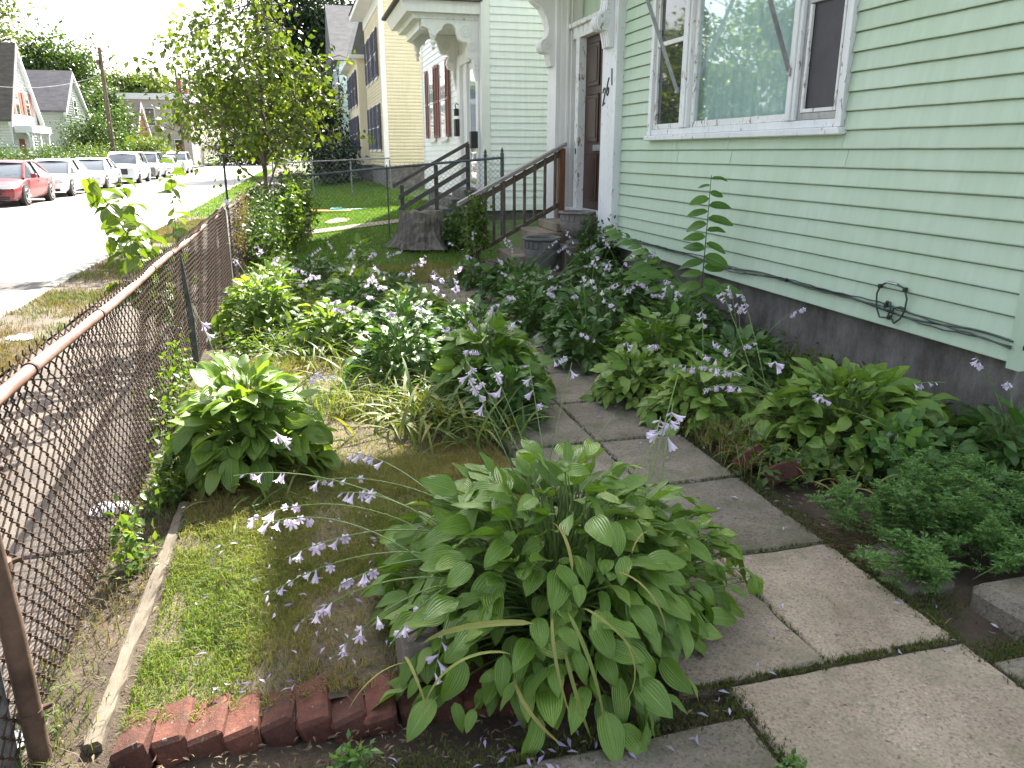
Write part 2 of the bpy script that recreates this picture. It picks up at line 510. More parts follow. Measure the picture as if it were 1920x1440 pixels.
for (x0, x1, y0, y1, mt) in ((1.2, 2.13, .7, 1.84, 'walk'), (2.135, 3.2, .75, 1.72, 'walk_dark'), (.1, 1.19, .6, 1.70, 'walk_dark'), (-1.0, .09, .6, 1.70, 'walk_dark'), (1.2, 2.13, -.5, .69, 'walk'), (.1, 1.19, -.5, .59, 'walk'), (2.135, 3.2, -.4, .74, 'walk')):
    slab(x0, x1, y0, y1, .010+rr.uniform(-.003, .003), M[mt])
# slab path up to the steps (turns to the door)
slab(1.6, 2.4, 9.96, 11.2, .012, M['walk_dark'])
# moss and crumbs in the joints of the slabs
rs = np.random.RandomState(8)
V = []; F = []; A = []
def moss_line(x0, y0, x1, y1, n, w):
    for _ in range(n):
        t = rs.rand(); x = x0+(x1-x0)*t+rs.normal()*w; y = y0+(y1-y0)*t+rs.normal()*w
        for b in range(4):
            a = rs.rand()*6.28; h = .006+rs.rand()*.012; l = .004+rs.rand()*.01; q = .0022
            i = len(V)
            V.extend([(x-q*math.sin(a), y+q*math.cos(a), .004), (x+q*math.sin(a), y-q*math.cos(a), .004), (x+l*math.cos(a), y+l*math.sin(a), .006+h)])
            F.append((i, i+1, i+2)); r = rs.rand(); A.extend([r, r, r])
M['moss_leaf'] = m_leaf('moss_leaf', [(.03, .055, .012), (.07, .10, .02), (.13, .13, .04)], .2, .8, 0, 'attr')
for yy in ys[:5]: moss_line(1.05, yy, 2.13, yy, 700 if yy < 2 else 120, .012 if yy < 2 else .005)
moss_line(1.59, 1.85, 1.59, 4.7, 160, .005); moss_line(2.13, .8, 2.13, 4.6, 900, .02); moss_line(1.195, .7, 1.195, 1.85, 700, .022); moss_line(2.12, 1.9, 2.2, 3.6, 700, .025)
moss_line(2.2, 2.0, 2.3, 2.3, 500, .05); moss_line(2.15, 1.75, 2.4, 1.75, 400, .03); moss_line(.1, 1.72, 1.2, 1.74, 900, .03); moss_line(-.6, 1.78, .3, 1.78, 700, .035)
o = link('moss', np_mesh('moss', V, F, M['moss_leaf'], False, A)); _tag(o, 'moss and tiny weeds growing in the joints of the concrete path', 'moss', None, 'stuff')

# neighbour's cross walk
o = sheet('neighbour_walk', -1.0, 2.4, 16.0, 16.75, .028, M['walk'], 20, 4, zyard)

pp = []
rr = random.Random(15)
for k in range(16):
    a = 2*PI*k/16; x = .78+.26*math.cos(a)*(1+rr.uniform(-.25, .25)); y = 18.3+.62*math.sin(a)*(1+rr.uniform(-.25, .25)); pp.append((x, y, zy(x, y)+.02))
M['sand'] = m_two('bare_sand', (.20, .165, .12), (.30, .25, .19), 6, .95, .5, 40, .01, coord='world')
mb = MB(); mb.add(pp, [tuple(range(16))]); mb.build('bare_patch', M['sand'])['kind'] = 'structure'

# ------------------------------------------------------------------ grass
def blades(name, n, region, hmin, hmax, w, mat, zf, dens=None, seed=1, lean=.5, label='', bent=True):
    rs = np.random.RandomState(seed)
    x = rs.uniform(region[0], region[1], n*3); y = rs.uniform(region[2], region[3], n*3)
    if dens is not None:
        k = rs.rand(n*3) < dens(x, y); x, y = x[k], y[k]
    x, y = x[:n], y[:n]; n = len(x)
    h = rs.uniform(hmin, hmax, n)*rs.uniform(.55, 1, n); a = rs.uniform(0, 2*PI, n); b = rs.uniform(0, 2*PI, n)
    ln = rs.uniform(.1, lean, n)*h
    z = zf(x, y)
    sx, sy = np.cos(a)*w*.5, np.sin(a)*w*.5; dx, dy = np.cos(b)*ln, np.sin(b)*ln
    P0 = np.stack([x-sx, y-sy, z-.004], -1); P1 = np.stack([x+sx, y+sy, z-.004], -1)
    P2 = np.stack([x+dx*.35+sx*.8, y+dy*.35+sy*.8, z+h*.6], -1); P3 = np.stack([x+dx*.35-sx*.8, y+dy*.35-sy*.8, z+h*.6], -1)
    P4 = np.stack([x+dx*1.3, y+dy*1.3, z+h*(1-.25*lean)], -1)
    V = np.stack([P0, P1, P2, P3, P4], 1).reshape(-1, 3)
    i = np.arange(n)[:, None]*5
    T = np.concatenate([i+[0, 1, 2], i+[0, 2, 3], i+[3, 2, 4]], 1).reshape(-1, 3)
    r = np.clip(vnoise(x, y, 2.2, seed+5)*.8 + rs.rand(n)*.5 - .15, 0, 1)
    o = link(name, np_mesh(name, V, T, mat, False, np.repeat(r, 5)))
    _tag(o, label, 'grass', None, 'stuff'); return o
M['grass'] = m_leaf('grass_blade', [(.26, .20, .10), (.21, .20, .065), (.15, .20, .042), (.095, .17, .03)], .35, .6, 0, 'attr')
M['grass_dry'] = m_leaf('grass_dry', [(.19, .14, .09), (.16, .13, .075), (.12, .14, .045), (.085, .15, .035)], .3, .7, 0, 'attr')
M['grass_far'] = m_leaf('grass_far', [(.13, .20, .03), (.11, .20, .028), (.09, .18, .025)], .35, .6, 0, 'attr', (1.5, 1.6, .5))
def zl(x, y): return .022 + (vnoise(x, y, 2.5, 12)-.5)*.035 + (vnoise(x, y, 11, 13)-.5)*.018
def lawn_d(x, y):
    d = vnoise(x, y, 3.1, 31)*.9 + vnoise(x, y, 9, 32)*.5
    return np.clip((d-.42)*2.2+np.where(x < -.05, .16, 0), .10, 1)*np.where(y < 2.3, .7, 1)
blades('lawn_grass', 70000, (lawn_x0, lawn_x1, lawn_y0+.02, 4.4), .025, .062, .0032, M['grass'], zl, lawn_d, 3, .9, 'patchy lawn with green tufts and straw-coloured bare spots')
blades('lawn_grass', 16000, (lawn_x0, lawn_x1, 4.4, lawn_y1), .03, .08, .0045, M['grass'], zl, lawn_d, 4, .9, 'patchy grass between the flower clumps')
blades('straw_litter', 16000, (lawn_x0, lawn_x1, lawn_y0, 4.2), .01, .03, .003, M['grass_dry'], zl, None, 6, 2.8, 'dry straw lying on the lawn')
blades('verge_grass', 30000, (-3.08, -2.3, 3, 22), .03, .10, .007, M['grass_dry'], lambda x, y: und(x, y), lambda x, y: np.clip((vnoise(x, y, 1.1, 41)*.8+vnoise(x, y, 4, 42)*.5-.45)*2.6, .06, 1), 7, .9, 'dry grass on the strip between kerb and sidewalk')
blades('verge_grass', 14000, (-3.08, -2.2, 22, 80), .05, .14, .02, M['grass_far'], lambda x, y: und(x, y), None, 8, .9, 'far green grass along the kerb')
blades('neighbour_grass', 46000, (-.9, 3.2, 11.6, 22), .03, .10, .009, M['grass_far'], lambda x, y: zyard(x, y), lambda x, y: np.where((y > 15.95) & (y < 16.8), .02, np.where((x-.75)**2*2+(y-18.3)**2*.35 < .12, .03, 1.0)), 9, .9, 'mown green lawn of the neighbouring yard')
blades('neighbour_grass', 22000, (-.9, 3.2, 22, 42), .04, .11, .022, M['grass_far'], lambda x, y: zyard(x, y), None, 10, .9, 'far part of the neighbouring lawn')
blades('garden_weeds', 9000, (-.9, 2.2, 8.2, 11.6), .04, .16, .008, M['grass'], lambda x, y: x*0, lambda x, y: np.where((x > 1.0) & (y < 10), .05, .8), 14, .9, 'shaded grass at the back of the garden')
blades('fence_weeds', 4200, (-.95, -.68, 1.2, 10), .03, .12, .004, M['grass_dry'], lambda x, y: x*0, lambda x, y: np.clip(vnoise(x, y, 2.0, 51)*1.6-.5, .03, 1), 15, 1.0, 'dry grass growing along the foot of the rusty fence')
# ------------------------------------------------------------------ the green house
M['green'] = m_paint('green_paint', (.43, .55, .405), (.475, .585, .46), None, 0, .55, .05)
M['white_old'] = m_paint('white_old_paint', (.66, .67, .66), (.74, .74, .72), (.33, .28, .22), .06, .6, .02)
M['white_peel'] = m_paint('white_peeling_paint', (.66, .68, .70), (.74, .75, .75), (.33, .27, .24), .02, .6, .02)
M['white_clean'] = m_paint('white_paint', (.70, .70, .68), (.76, .755, .73), None, 0, .5, .02)
M['alu'] = m_two('aluminium', (.30, .31, .32), (.42, .42, .42), 12, .45, .1, 60, .001, .6)
M['brass'] = m_two('brass', (.30, .25, .18), (.45, .40, .30), 20, .35, .1, 60, .001, .9)
M['black'] = m_plain('black_iron', (.02, .02, .022), .5)
M['cable'] = m_plain('cable_rubber', (.03, .05, .042), .55)
def m_found():
    t = NT('foundation_concrete'); g = t.geo()
    c = t.ramp(t.noise(g, 2.5, 6, .7), [(.3, (.10, .10, .094)), (.7, (.235, .23, .215))])
    dn = t.noise(t.geo((2.6, 2.6, .9)), 2.4, 7, .75)
    c = t.mixc(.75, c, t.ramp(dn, [(.35, (.42, .36, .30)), (.62, (1.05, 1, 1))]), 'MULTIPLY')
    rust = t.noise(t.geo((2.2, 2.2, 1.2)), 2.0, 5, .6)
    c = t.mixc(t.math('MULTIPLY', t.ramp(rust, [(.58, (0, 0, 0)), (.72, (1, 1, 1))]), .35), c, (.11, .065, .04))
    f = t.noise(g, 70, 5, .75)
    c = t.mixc(.5, c, t.ramp(f, [(.3, (.5, .5, .5)), (.65, (1.1, 1.1, 1.1))]), 'MULTIPLY')
    return t.done(t.bsdf(c, .9, t.bump(f, .7, .006), 0, .2))
M['foundation'] = m_found()
def m_door():
    t = NT('stained_door_wood'); g = t.geo((14, 14, 1.2))
    f = t.noise(g, 4, 5, .6, .3)
    c = t.ramp(f, [(.3, (.018, .008, .005)), (.7, (.055, .022, .013))])
    return t.done(t.bsdf(c, .35, t.bump(f, .2, .002), 0, .5))
M['door'] = m_door()
def m_pane():
    """big front window: pale blue curtain close behind the glass, reflections on top"""
    t = NT('window_glass'); n = t.noise(t.geo(), .9, 2)
    gl = t.N('ShaderNodeBsdfGlossy'); gl.inputs['Roughness'].default_value = .02; gl.inputs['Color'].default_value = (.9, .95, 1, 1)
    b = t.bump(n, .06, .02); t.L(b, gl.inputs['Normal'])
    tr = t.N('ShaderNodeBsdfTransparent'); tr.inputs[0].default_value = (.93, .97, .96, 1)
    lw = t.N('ShaderNodeLayerWeight')
    mx = t.N('ShaderNodeMixShader'); f = t.math('ADD', t.math('MULTIPLY', t.math('POWER', lw.outputs['Facing'], 2.5), .9), .06); t.L(f, mx.inputs[0]); t.L(tr.outputs[0], mx.inputs[1]); t.L(gl.outputs[0], mx.inputs[2])
    return t.done(mx.outputs[0])
M['pane'] = m_pane()
M['glass_dark'] = m_glass('dark_glass', (.03, .035, .04))
M['curtain'] = m_two('curtain_cloth', (.64, .76, .77), (.74, .83, .83), 3, .9, .4, 40, .01, coord='world', stretch=(1, 6, .2))
M['screen'] = m_two('insect_screen', (.045, .043, .05), (.075, .07, .08), 2, .6, .2, 300, .001, coord='world')
M['roofing'] = m_two('roof_shingle', (.07, .065, .06), (.13, .12, .115), 3, .9, .6, 30, .01, coord='world')

GX, G0, G1 = 3.83, 3.30, 9.15
house = thing('green_house', (GX, 6.2, 0), 'pale green clapboard house with a wide white window and concrete foundation', 'house')
mb = MB()
mb.box(3.90, 13.5, 3.36, 9.6, -.15, .50); mb.box(4.3, 13.5, 9.61, 11.85, -.15, .50)
mb.build('foundation', M['foundation'], house)
# core of the building, behind the boards (opening left for the window, recess for the door)
mb = MB()
mb.box(GX+.03, 13.5, G0+.03, 5.05, .50, 4.3); mb.box(GX+.03, 13.5, 8.32, 9.6, .50, 4.3); mb.box(GX+.03, 13.5, 5.051, 8.319, .50, 1.80)
mb.box(4.30, 13.5, 5.051, 8.319, 1.801, 4.3); mb.box(4.12, 13.5, 9.601, 11.84, .505, 4.3)
mb.box(GX+.01, 13.5, G0, 11.85, 4.301, 7.45)
mb.build('wall_core', M['green'], house)
rr = random.Random(4)
EXP = .1298; Z0 = .508
_cb = {}
def clap(y0, y1, z, parent, mat, x=GX, tilt=0.0):
    key = (round(y1-y0, 3), mat.name)
    if key not in _cb:
        L_ = y1-y0; m = MB()
        # wedge profile facing -X, 24 slices for slight waviness
        prof = [(.027, -.003), (-.009, -.003), (-.010, 0.004), (.009, EXP-.013), (.027, EXP-.012), (.0275, EXP-.0045)]
        n = 12; r2 = random.Random(hash(key[0]) & 255)
        rows = []
        for i in range(n+1):
            yy = L_*i/n; w = r2.uniform(-.0012, .0012); wz = r2.uniform(-.0012, .0012)
            rows.append([(px+w, yy, pz+(wz if pz < .05 else 0)) for px, pz in prof])
        vs = [p for r_ in rows for p in r_]; k = len(prof); fs = []
        for i in range(n):
            for j in range(k):
                j2 = (j+1) % k
                fs.append((i*k+j, i*k+j2, (i+1)*k+j2, (i+1)*k+j))
        fs += [tuple(range(k)), tuple(n*k+j for j in range(k))]
        m.add(vs, fs); _cb[key] = m.mesh('clapboard', mat)
    return inst('clapboard', _cb[key], parent, Matrix.Translation((x, y0, z)) @ Matrix.Rotation(tilt, 4, 'X'))
WY0, WY1, WZ = 5.03, 8.34, 1.78
for k in range(30):
    z = Z0 + k*EXP
    tl = rr.uniform(-.0006, .0006)
    if z + EXP*.6 < WZ:
        if k in (8, 9) :
            # the two rows under the window are pieced together from short lengths
            cuts = [G0, 5.02-.03*(9-k), 6.62-.03*(9-k), 7.66-.03*(9-k), G1] if k == 9 else [G0, 4.96, 6.56, 7.62, G1]
            for a, b in zip(cuts[:-1], cuts[1:]): clap(a+.003, b-.003, z, house, M['green'], GX+rr.uniform(0, .003))
        else:
            clap(G0, G1, z, house, M['green'], GX, tl)
    else:
        clap(G0, WY0-.005, z, house, M['green'], GX, tl); clap(WY1+.005, G1, z, house, M['green'], GX, tl)
MB().box(GX-.012, GX+.06, 3.275, 3.36, .47, 4.3).build('corner_board', M['green'], house)
# upper storey eaves and low hip roof: unseen, sized for the lawn's shadow edge
mb = MB(); mb.box(3.25, 14, 2.9, 11.6, 7.45, 7.68); ev = mb.build('eaves', M['white_clean'], house)
mb = MB(); mb.add([(3.2, 2.85, 7.685), (14, 2.85, 7.685), (14, 11.62, 7.685), (3.2, 11.62, 7.685), (6.4, 6, 8.7), (11, 6, 8.7), (11, 9, 8.7), (6.4, 9, 8.7)], [(3, 2, 1, 0), (4, 5, 6, 7), (0, 1, 5, 4), (1, 2, 6, 5), (2, 3, 7, 6), (3, 0, 4, 7)])
mb.build('roof', M['roofing'], house)

# --- big triple window
WT = 3.72
win = MB().box(GX+.0, 4.0, WY0+.075, WY1-.075, WT, WT+.12).build('window', M['white_peel'], house, label='wide white three-part window with peeling paint')
def part(nm, x0, x1, y0, y1, z0, z1, mat, par, b=.005):
    return MB().bbox(x0, x1, y0, y1, z0, z1, b).build(nm, mat, par)
# casing
part('casing', GX-.035, 4.0, WY0, WY0+.074, WZ+.045, WT+.1, M['white_peel'], win)
part('casing', GX-.035, 4.0, WY1-.074, WY1, WZ+.045, WT+.1, M['white_peel'], win)
part('casing', GX-.047, GX-.036, WY0-.012, WY0+.03, WZ+.046, WT+.1, M['white_peel'], win, .003)
part('sill', GX-.065, 4.0, WY0-.02, WY1+.02, WZ-.01, WZ+.043, M['white_peel'], win, .008)
part('sill', GX-.02, 4.0, WY0+.076, WY1-.076, WZ+.045, WZ+.105, M['white_peel'], win)
for a, b in ((5.625, 5.745), (7.44, 7.60)):
    part('mullion', GX-.028, 4.0, a, b, WZ+.107, WT+.1, M['white_peel'], win)
    part('mullion', GX-.043, GX-.029, a+.035, b-.035, WZ+.108, WT+.1, M['white_peel'], win, .004)
# centre light
for a, b, z0, z1 in ((5.747, 5.80, WZ+.107, WT), (7.385, 7.438, WZ+.107, WT), (5.801, 7.384, WZ+.107, WZ+.165)):
    part('sash_frame', GX+.015, GX+.06, a, b, z0, z1, M['white_old'], win)
MB().box(GX+.035, GX+.039, 5.80, 7.385, WZ+.165, WT).build('pane', M['pane'], win)
# curtain with folds
V = []; F = []
n = 120
for i in range(n+1):
    y = 5.75+1.7*i/n; dx = .012*math.sin(i*.55)+.006*math.sin(i*1.3+1)
    V += [(GX+.12+dx, y, WZ+.1), (GX+.12+dx*1.2, y, WT)]
for i in range(n): F.append((2*i, 2*i+2, 2*i+3, 2*i+1))
o = link('curtain', np_mesh('curtain', np.array(V)-np.array(WO[house]), F, M['curtain'], True), win)
# side sashes
def side(y0, y1, dark):
    for a, b, z0, z1 in ((y0, y0+.045, WZ+.107, WT), (y1-.045, y1, WZ+.107, WT), (y0+.046, y1-.046, WZ+.107, WZ+.16), (y0+.046, y1-.046, 2.72, 2.765)):
        part('sash_frame', GX+.0, GX+.045, a, b, z0, z1, M['alu'] if dark else M['white_old'], win, .004)
    MB().box(GX+.026, GX+.032, y0+.045, y1-.045, WZ+.16, 2.72).build('pane', M['screen'] if dark else M['glass_dark'], win)
    MB().box(GX+.026, GX+.032, y0+.045, y1-.045, 2.765, WT).build('pane', M['white_old'] if dark else M['glass_dark'], win)
    part('meeting_rail', GX+.033, GX+.05, y0+.045, y1-.045, 2.29, 2.325, M['white_old'], win, .003)
side(5.106, 5.623, True); side(7.602, 8.264, False)
# inner white storm frame of the near side light
for a, b, z0, z1 in ((5.152, 5.178, WZ+.162, 2.715), (5.55, 5.577, WZ+.162, 2.715), (5.179, 5.549, WZ+.162, WZ+.19)):
    part('screen_frame', GX-.004, GX+.022, a, b, z0, z1, M['white_old'], win, .003)
# awning and its two arms
aw = MB().prism([(3.10, 3.66), (3.86, 4.22), (3.86, 4.25), (3.08, 3.69)], 'y', 4.98, 8.42).build('awning', M['alu'], house, label='sloping metal awning above the wide window')
for ya in (5.70, 7.63):
    d = Vector((3.13-3.78, 0, 3.70-2.26)); n_ = Vector((d.z, 0, -d.x)).normalized()*.018
    a = Vector((3.775, ya, 2.26)); b = a+d; mb = MB(); t_ = Vector((0, .006, 0))
    mb.add([a-n_-t_, a+n_-t_, b+n_-t_, b-n_-t_, a-n_+t_, a+n_+t_, b+n_+t_, b-n_+t_], [(0, 1, 2, 3), (7, 6, 5, 4), (0, 4, 5, 1), (1, 5, 6, 2), (2, 6, 7, 3), (3, 7, 4, 0)])
    mb.build('arm', M['alu'], aw); part('arm_foot', 3.765, 3.80, ya-.02, ya+.02, 2.22, 2.28, M['alu'], aw, .004)

# --- entry
ent = MB().box(3.96, 4.118, 11.40, 11.80, .56, 4.2).build('entry_surround', M['white_clean'], house)
# near pilaster (carries the number) and far pilaster
pil = part('pilaster', 3.73, 3.97, 9.152, 9.60, .575, 4.2, M['white_peel'], house, .006)
part('pilaster_base', 3.715, 3.98, 9.14, 9.615, .50, .573, M['white_peel'], house, .006)
part('pilaster', 3.72, 3.959, 11.42, 11.82, .60, 4.2, M['white_clean'], house)
# recess side panels, facing the camera
part('panel', 3.78, 4.10, 11.385, 11.398, .62, 4.2, M['white_clean'], house, .002)
part('panel_moulding', 3.86, 3.90, 11.365, 11.384, .62, 4.2, M['white_clean'], house, .006)
part('panel_moulding', 3.93, 3.955, 11.365, 11.384, .62, 4.2, M['white_clean'], house, .006)
part('panel', 3.98, 4.10, 9.602, 9.615, .62, 4.2, M['white_clean'], house, .002)
# door frame and leaf
part('door_frame', 3.93, 4.11, 11.03, 11.16, .80, 3.18, M['white_old'], house)
part('door_frame', 4.0, 4.11, 11.161, 11.364, .80, 3.18, M['white_clean'], house)
part('door_frame', 3.93, 4.11, 9.70, 9.83, .80, 3.18, M['white_old'], house)
part('door_frame', 3.93, 4.11, 9.70, 11.30, 3.181, 3.33, M['white_old'], house)
part('door_frame', 3.88, 4.11, 9.65, 11.36, 3.331, 3.39, M['white_old'], house)
door = MB().box(4.04, 4.085, 9.832, 11.028, .86, 3.178).build('door', M['door'], house, label='dark stained panelled front door')
for z0, z1 in ((.98, 1.62), (1.78, 2.42), (2.52, 3.08)):
    for y0, y1 in ((9.95, 10.38), (10.48, 10.91)):
        MB().bbox(4.022, 4.0395, y0, y1, z0, z1, .014).build('door_panel', M['door'], door)
        MB().bbox(4.014, 4.0215, y0+.06, y1-.06, z0+.06, z1-.06, .006).build('door_panel', M['door'], door)
part('mail_slot', 4.016, 4.0395, 10.25, 10.62, 1.665, 1.745, M['alu'], door, .004)
mb = MB()
for k in range(3): mb.box(4.013, 4.0155, 10.27, 10.60, 1.678+k*.022, 1.688+k*.022)
mb.build('mail_slot_flap', M['alu'], door)
mb = MB(); mb.lathe((0, 0, 0), [(.012, 0), (.012, .03), (.03, .04), (.033, .055), (.02, .075)], 14)
o = inst('door_knob', mb.mesh('door_knob', M['brass'], (0, 0, 0), True), door, Matrix.Translation((4.04, 9.93, 1.70)) @ Matrix.Rotation(-PI/2, 4, 'Y'))
part('latch_plate', 3.922, 3.93, 11.06, 11.10, 1.62, 1.70, M['black'], house, .003)
part('threshold', 3.86, 4.11, 9.62, 11.36, .80, .858, M['white_old'], house, .008)
part('plinth', 3.76, 4.10, 9.62, 11.40, .60, .797, M['walk_dark'], house, .01)

# corbels carrying the door hood (scroll-sawn, seen from the side)
prof = []
def arc(cx, cz, r_, a0, a1, n):
    for i in range(n+1):
        a = R(a0+(a1-a0)*i/n); prof.append((cx+r_*math.cos(a), cz+r_*math.sin(a)))
prof += [(0, 2.84), (-.05, 2.85)]
prof += [(-.065, 2.93), (-.075, 2.985)]
arc(-.115, 3.12, .095, 285, 105, 9)          # lower scroll
prof += [(-.10, 3.26), (-.085, 3.36), (-.12, 3.50), (-.19, 3.62)]
arc(-.20, 3.80, .14, 225, 95, 8)             # upper scroll
prof += [(-.12, 3.97), (0, 3.99)]
def corbel(y, w, x, mat):
    root = MB().prism([(x+px, pz) for px, pz in prof], 'y', y-w/2, y+w/2).build('corbel', mat, house)
    for dy in (-w*.27, 0.0, w*.27):   # raised bands on the curved face
        MB().prism([(x+px*1.055-.004, 2.84+(pz-2.84)*.997) for px, pz in prof], 'y', y+dy-w*.085, y+dy+w*.085).build('corbel_band', mat, root)
    for cx, cz, rad in ((-.115, 3.12, .05), (-.19, 3.80, .075)):
        for ys in (y-w/2-.001, y+w/2+.001):
            pts = []
            for i in range(26):
                a = i*.5; q = rad*(1-i/30); pts.append((x+cx+q*math.cos(a), ys, cz+q*math.sin(a)))
            MB().tube(pts, .011, 6).build('scroll', mat, root, True)
    return root
corbel(9.375, .24, 3.728, M['white_peel']); corbel(11.62, .24, 3.718, M['white_clean'])
mb = MB(); mb.box(3.22, 4.1, 9.0, 11.95, 3.995, 4.06); mb.box(3.1, 4.1, 8.9, 12.05, 4.061, 4.2); mb.prism([(3.05, 4.205), (3.82, 4.205), (3.82, 4.5)], 'y', 8.85, 12.1)
mb.build('door_hood', M['white_old'], house)

# house number painted in thin black strokes on the street face of the pilaster
digits = {'2': [(0, .78), (.1, .95), (.3, 1), (.5, .92), (.55, .72), (.4, .45), (.0, 0), (.25, .06), (.55, .02)],
          '6': [(.5, 1), (.25, .8), (.05, .45), (.05, .15), (.25, 0), (.48, .12), (.5, .35), (.3, .48), (.08, .32)],
          '1': [(.2, 1), (.25, .5), (.3, 0)]}
for ch, y0, z0, h in (('2', 9.545, 2.20, .19), ('6', 9.425, 2.30, .19), ('1', 9.30, 2.41, .19)):
    pts = [(3.727, y0-px*h*.75, z0+pz*h+ (px*.05)) for px, pz in digits[ch]]
    # smooth the stroke
    q = []
    for i in range(len(pts)-1):
        q += [Vector(pts[i])*(1-t)+Vector(pts[i+1])*t for t in (0, .5)]
    q.append(Vector(pts[-1]))
    MB().tube(q, .010, 6).build('house_number', M['black'], pil, True)

# --- cables along the bottom board
cb = thing('wall_cable', (3.79, 6.0, .62), 'dark cables stapled along the bottom green clapboard with one loop', 'cable')
for j, (r_, dz) in enumerate(((.0065, 0), (.005, -.016), (.005, .013))):
    pts = []
    for i in range(60):
        t = i/59; y = 3.34+t*(9.1-3.34)
        z = .632+.018*math.sin(y*2.6+j*.7)-.012*math.sin(y*5+j) + dz*(1 if i % 2 else .6)
        if y < 3.6: z -= (3.6-y)*.10*(1+j*.3)
        if y > 8.4: z -= (y-8.7)*.01
        pts.append((3.812-.004*j, y, z))
    MB().tube(pts, r_, 6).build('cable', M['cable'], cb, True)
pts = []
for (dy, dz) in ((.02, -.055), (.045, -.06), (.06, -.03), (.04, .005), (.005, 0.0), (-.005, -.05), (.02, -.105), (.09, -.115), (.135, -.05), (.145, .04), (.12, .10), (.06, .13), (-.02, .13), (-.10, .115), (-.135, .05), (-.13, -.03), (-.10, -.09), (-.05, -.13), (-.02, -.10), (-.03, -.03), (-.09, -.01), (-.15, -.02)):
    pts.append(Vector((3.798, 4.29+dy, .675+dz)))
q = []
for i in range(len(pts)-1):
    for t in (0, .33, .66): q.append(pts[i]*(1-t)+pts[i+1]*t)
MB().tube(q, .0062, 6).build('cable_loop', M['cable'], cb, True)
mb = MB(); mb.tube([(3.797, 4.25, .805), (3.797, 4.36, .806)], .009, 8); mb.build('connector', M['alu'], cb, True)
for (dy, dz) in ((.125, .095), (-.105, .108), (.045, -.02), (.0, -.10), (-1.05, -.06), (1.2, -.03)):
    part('cable_clip', 3.786, 3.815, 4.29+dy-.012, 4.29+dy+.012, .675+dz-.014, .675+dz+.014, M['black'], cb, .004)

# --- steps, landing
steps = thing('front_steps', (3.2, 10.3, 0), 'worn concrete front steps and rounded landing below the dark door', 'steps')
poly = [(3.74, 10.12), (3.16, 10.12), (3.08, 10.16), (3.03, 10.26), (3.02, 10.75), (3.06, 10.93), (3.14, 11.02), (3.74, 11.02)]
part('cheek_block', 3.30, 3.71, 9.63, 10.115, -.03, .46, M['walk_dark'], steps, .012)
mb = MB(); mb.prism(poly, 'z', .30, .60); mb.build('landing', M['walk'], steps)
mb = MB(); mb.bbox(2.74, 3.72, 10.12, 11.06, .14, .298, .015); mb.build('step', M['walk'], steps)
mb = MB(); mb.bbox(2.44, 3.29, 9.44, 11.10, -.03, .138, .015); mb.build('step', M['walk_dark'], steps)
part('step', 3.34, 3.75, 10.14, 10.98, .602, .72, M['walk'], steps, .012)

# --- wooden handrail
M['rail_wood'] = m_two('weathered_brown_wood', (.075, .055, .04), (.16, .12, .088), 6, .75, .4, 40, .004, stretch=(1, 1, 1))
M['rail_top'] = m_two('bleached_rail_wood', (.22, .20, .18), (.36, .33, .30), 6, .7, .4, 40, .004, stretch=(.5, 6, 6))
M['rail_red'] = m_two('red_brown_post', (.11, .045, .02), (.20, .085, .035), 5, .6, .3, 40, .003, stretch=(4, 4, .5))
rail = thing('stair_handrail', (2.36, 11.2, 0), 'brown wooden handrail with balusters beside the front steps', 'handrail')
ry = 11.16
part('newel_post', 2.31, 2.40, ry-.045, ry+.045, -.03, .98, M['rail_wood'], rail, .006)
part('newel_post', 3.70, 3.79, ry-.045, ry+.045, .60, 1.70, M['rail_red'], rail, .006)
def bar(x0, z0, x1, z1, y0, y1, h, mat, nm, par):
    mb = MB(); mb.prism([(x0, z0), (x1, z1), (x1, z1+h), (x0, z0+h)], 'y', y0, y1); return mb.build(nm, mat, par)
bar(2.18, .905, 3.80, 1.735, ry-.07, ry+.07, .05, M['rail_top'], 'top_rail', rail)
bar(2.40, .985-.09, 3.70, 1.68-.105, ry-.02, ry+.02, .085, M['rail_wood'], 'upper_rail', rail)
bar(2.40, .16, 3.70, .86, ry-.02, ry+.02, .07, M['rail_wood'], 'lower_rail', rail)
for k in range(8):
    x = 2.53+k*.155; zt = .905+(x-2.18)/1.62*.83
    part('baluster', x, x+.038, ry-.0595, ry-.0205, zt-.66-.14, zt-.012+.02, M['rail_wood'], rail, .004)

